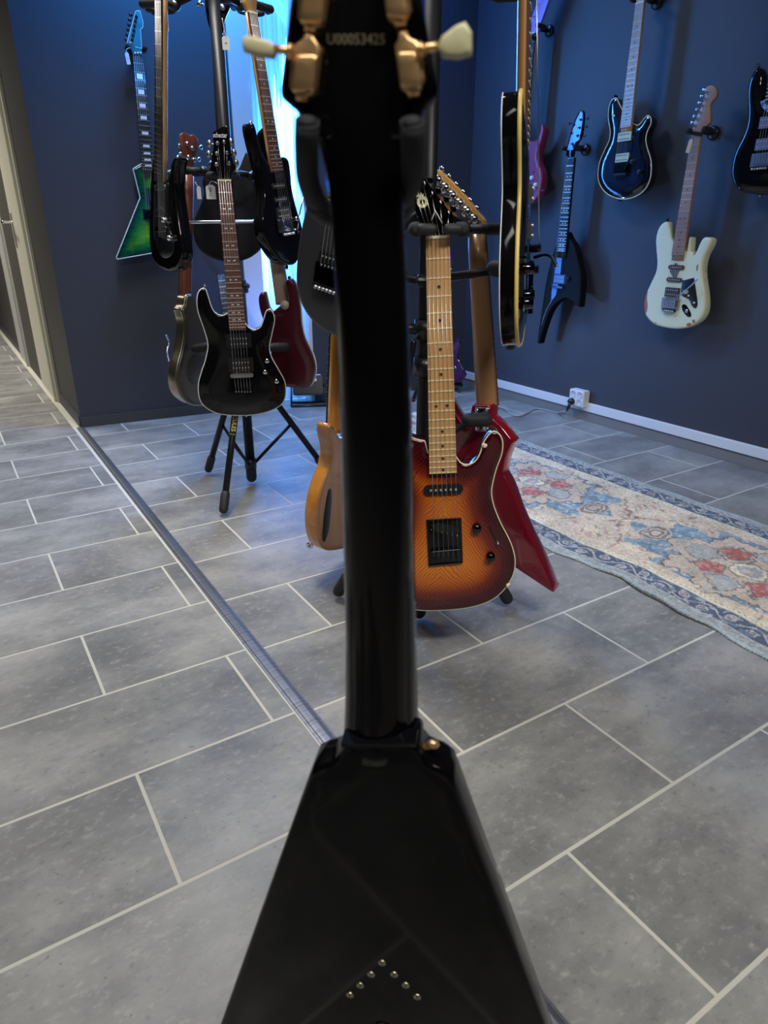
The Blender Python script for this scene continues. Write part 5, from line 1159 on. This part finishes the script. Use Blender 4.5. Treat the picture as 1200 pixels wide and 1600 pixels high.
def grey():
    g=G('electric_guitar','matt graphite grey guitar with black tremolo, half hidden behind the V guitar neck','guitar',(515,420),1.62,az=-38)
    g.body([(486,306),(478,320),(470,350),(464,385),(461,420),(462,450),(470,478),(486,502),(508,520),(535,528),(562,520),(582,498),(590,465),(586,430),(578,400),(574,370),(580,340),(590,318),(582,308),(570,322),(556,338),(540,342),(522,338),(508,320),(496,302)],.044,GREYSATIN,r=.010,arch=.006,aw=.06,grid=.014)
    g.neck((560,75),(527,330),(515,430),(.043,.056),-.014,EBONY,MAPLE,22,ystr=-.018)
    g.humbucker(g.Ls*.94,-.006,ring=False); g.floyd(g.Ls*1.0,-.006,DCHROME,m2=NICKEL)
    g.plate('headstock',[(555,75),(548,55),(552,20),(570,10),(580,40),(565,75)],-.006,.014,BLACK,r=.002)
grey()
def teal():
    g=G('electric_guitar','dark teal guitar with one knob, just visible between the V neck and near stand','guitar',(610,320),1.78,az=10)
    g.body([(560,240),(555,270),(566,300),(560,330),(556,355),(570,372),(600,378),(625,372),(639,357),(642,338),(636,315),(630,295),(634,275),(640,255),(632,245),(620,262),(604,268),(588,262),(574,240)],.044,TEAL,r=.006,arch=.004,aw=.04)
    g.neck((600,40),(600,262),(600,345),(.043,.056),-.012,EBONY,BLACK,22,ystr=-.016)
    g.knob(629,342,-.003,.009,.014,DCHROME); g.plate('headstock',[(594,40),(588,10),(600,-20),(612,10),(606,40)],-.004,.014,BLACK,r=.002)
teal()
def purple():
    p=fl(700,612); d=math.hypot(p.x,p.y)
    g=G('electric_guitar','purple guitar resting on a low floor stand in the far corner','guitar',(700,580),d-.02,az=-10,tilt=-8)
    g.body([(716,530),(719,540),(714,556),(720,572),(728,588),(722,596),(708,600),(690,606),(674,608),(664,598),(664,580),(668,562),(670,545),(676,540),(684,550),(694,548),(706,538)],.042,PURP,r=.004,corners=(0,4))
    g.neck((700,420),(692,548),(690,585),(.043,.056),-.010,EBONY,BLACK,22,ystr=-.013)
    g.plate('headstock',[(696,420),(692,400),(700,385),(708,400),(704,420)],-.006,.014,PURP,r=.001)
    g.tube('tremolo_arm',[g.p3(716,562,-.02),g.p3(724,578,-.03)],.003,CHROME,8,rnd=True); g.knob(712,574,0,.008,.012,CHROME)
    t=thing('guitar_floor_stand','low black A-frame floor stand under the purple guitar','stand',g.M); 
    def A(n,pts,r,m=BPL): o=bpy.data.objects.new(n,rtube_me([Vector(p) for p in pts],r)); COL.objects.link(o); o.data.materials.append(m); o.parent=t
    zf=(g.I@fl(700,630)).z; I=g.I
    P=lambda px,py: I@fl(px,py,.01)
    A('upright',[g.p3(700,560,.055),I@fl(690,606,.02)],.010); A('upright',[g.p3(700,560,.055),I@fl(722,604,.02)],.010)
    A('foot',[P(700,606),P(712,633)],.011); A('foot',[P(655,600),P(645,626)],.011); A('cross_bar',[g.p3(664,604,.05),g.p3(722,598,.05)],.009)
    A('cradle_arm',[g.p3(716,602,.05),g.p3(714,607,-.03)],.010,FOAM); A('cradle_arm',[g.p3(662,606,.05),g.p3(658,606,-.03)],.010,FOAM)
purple()
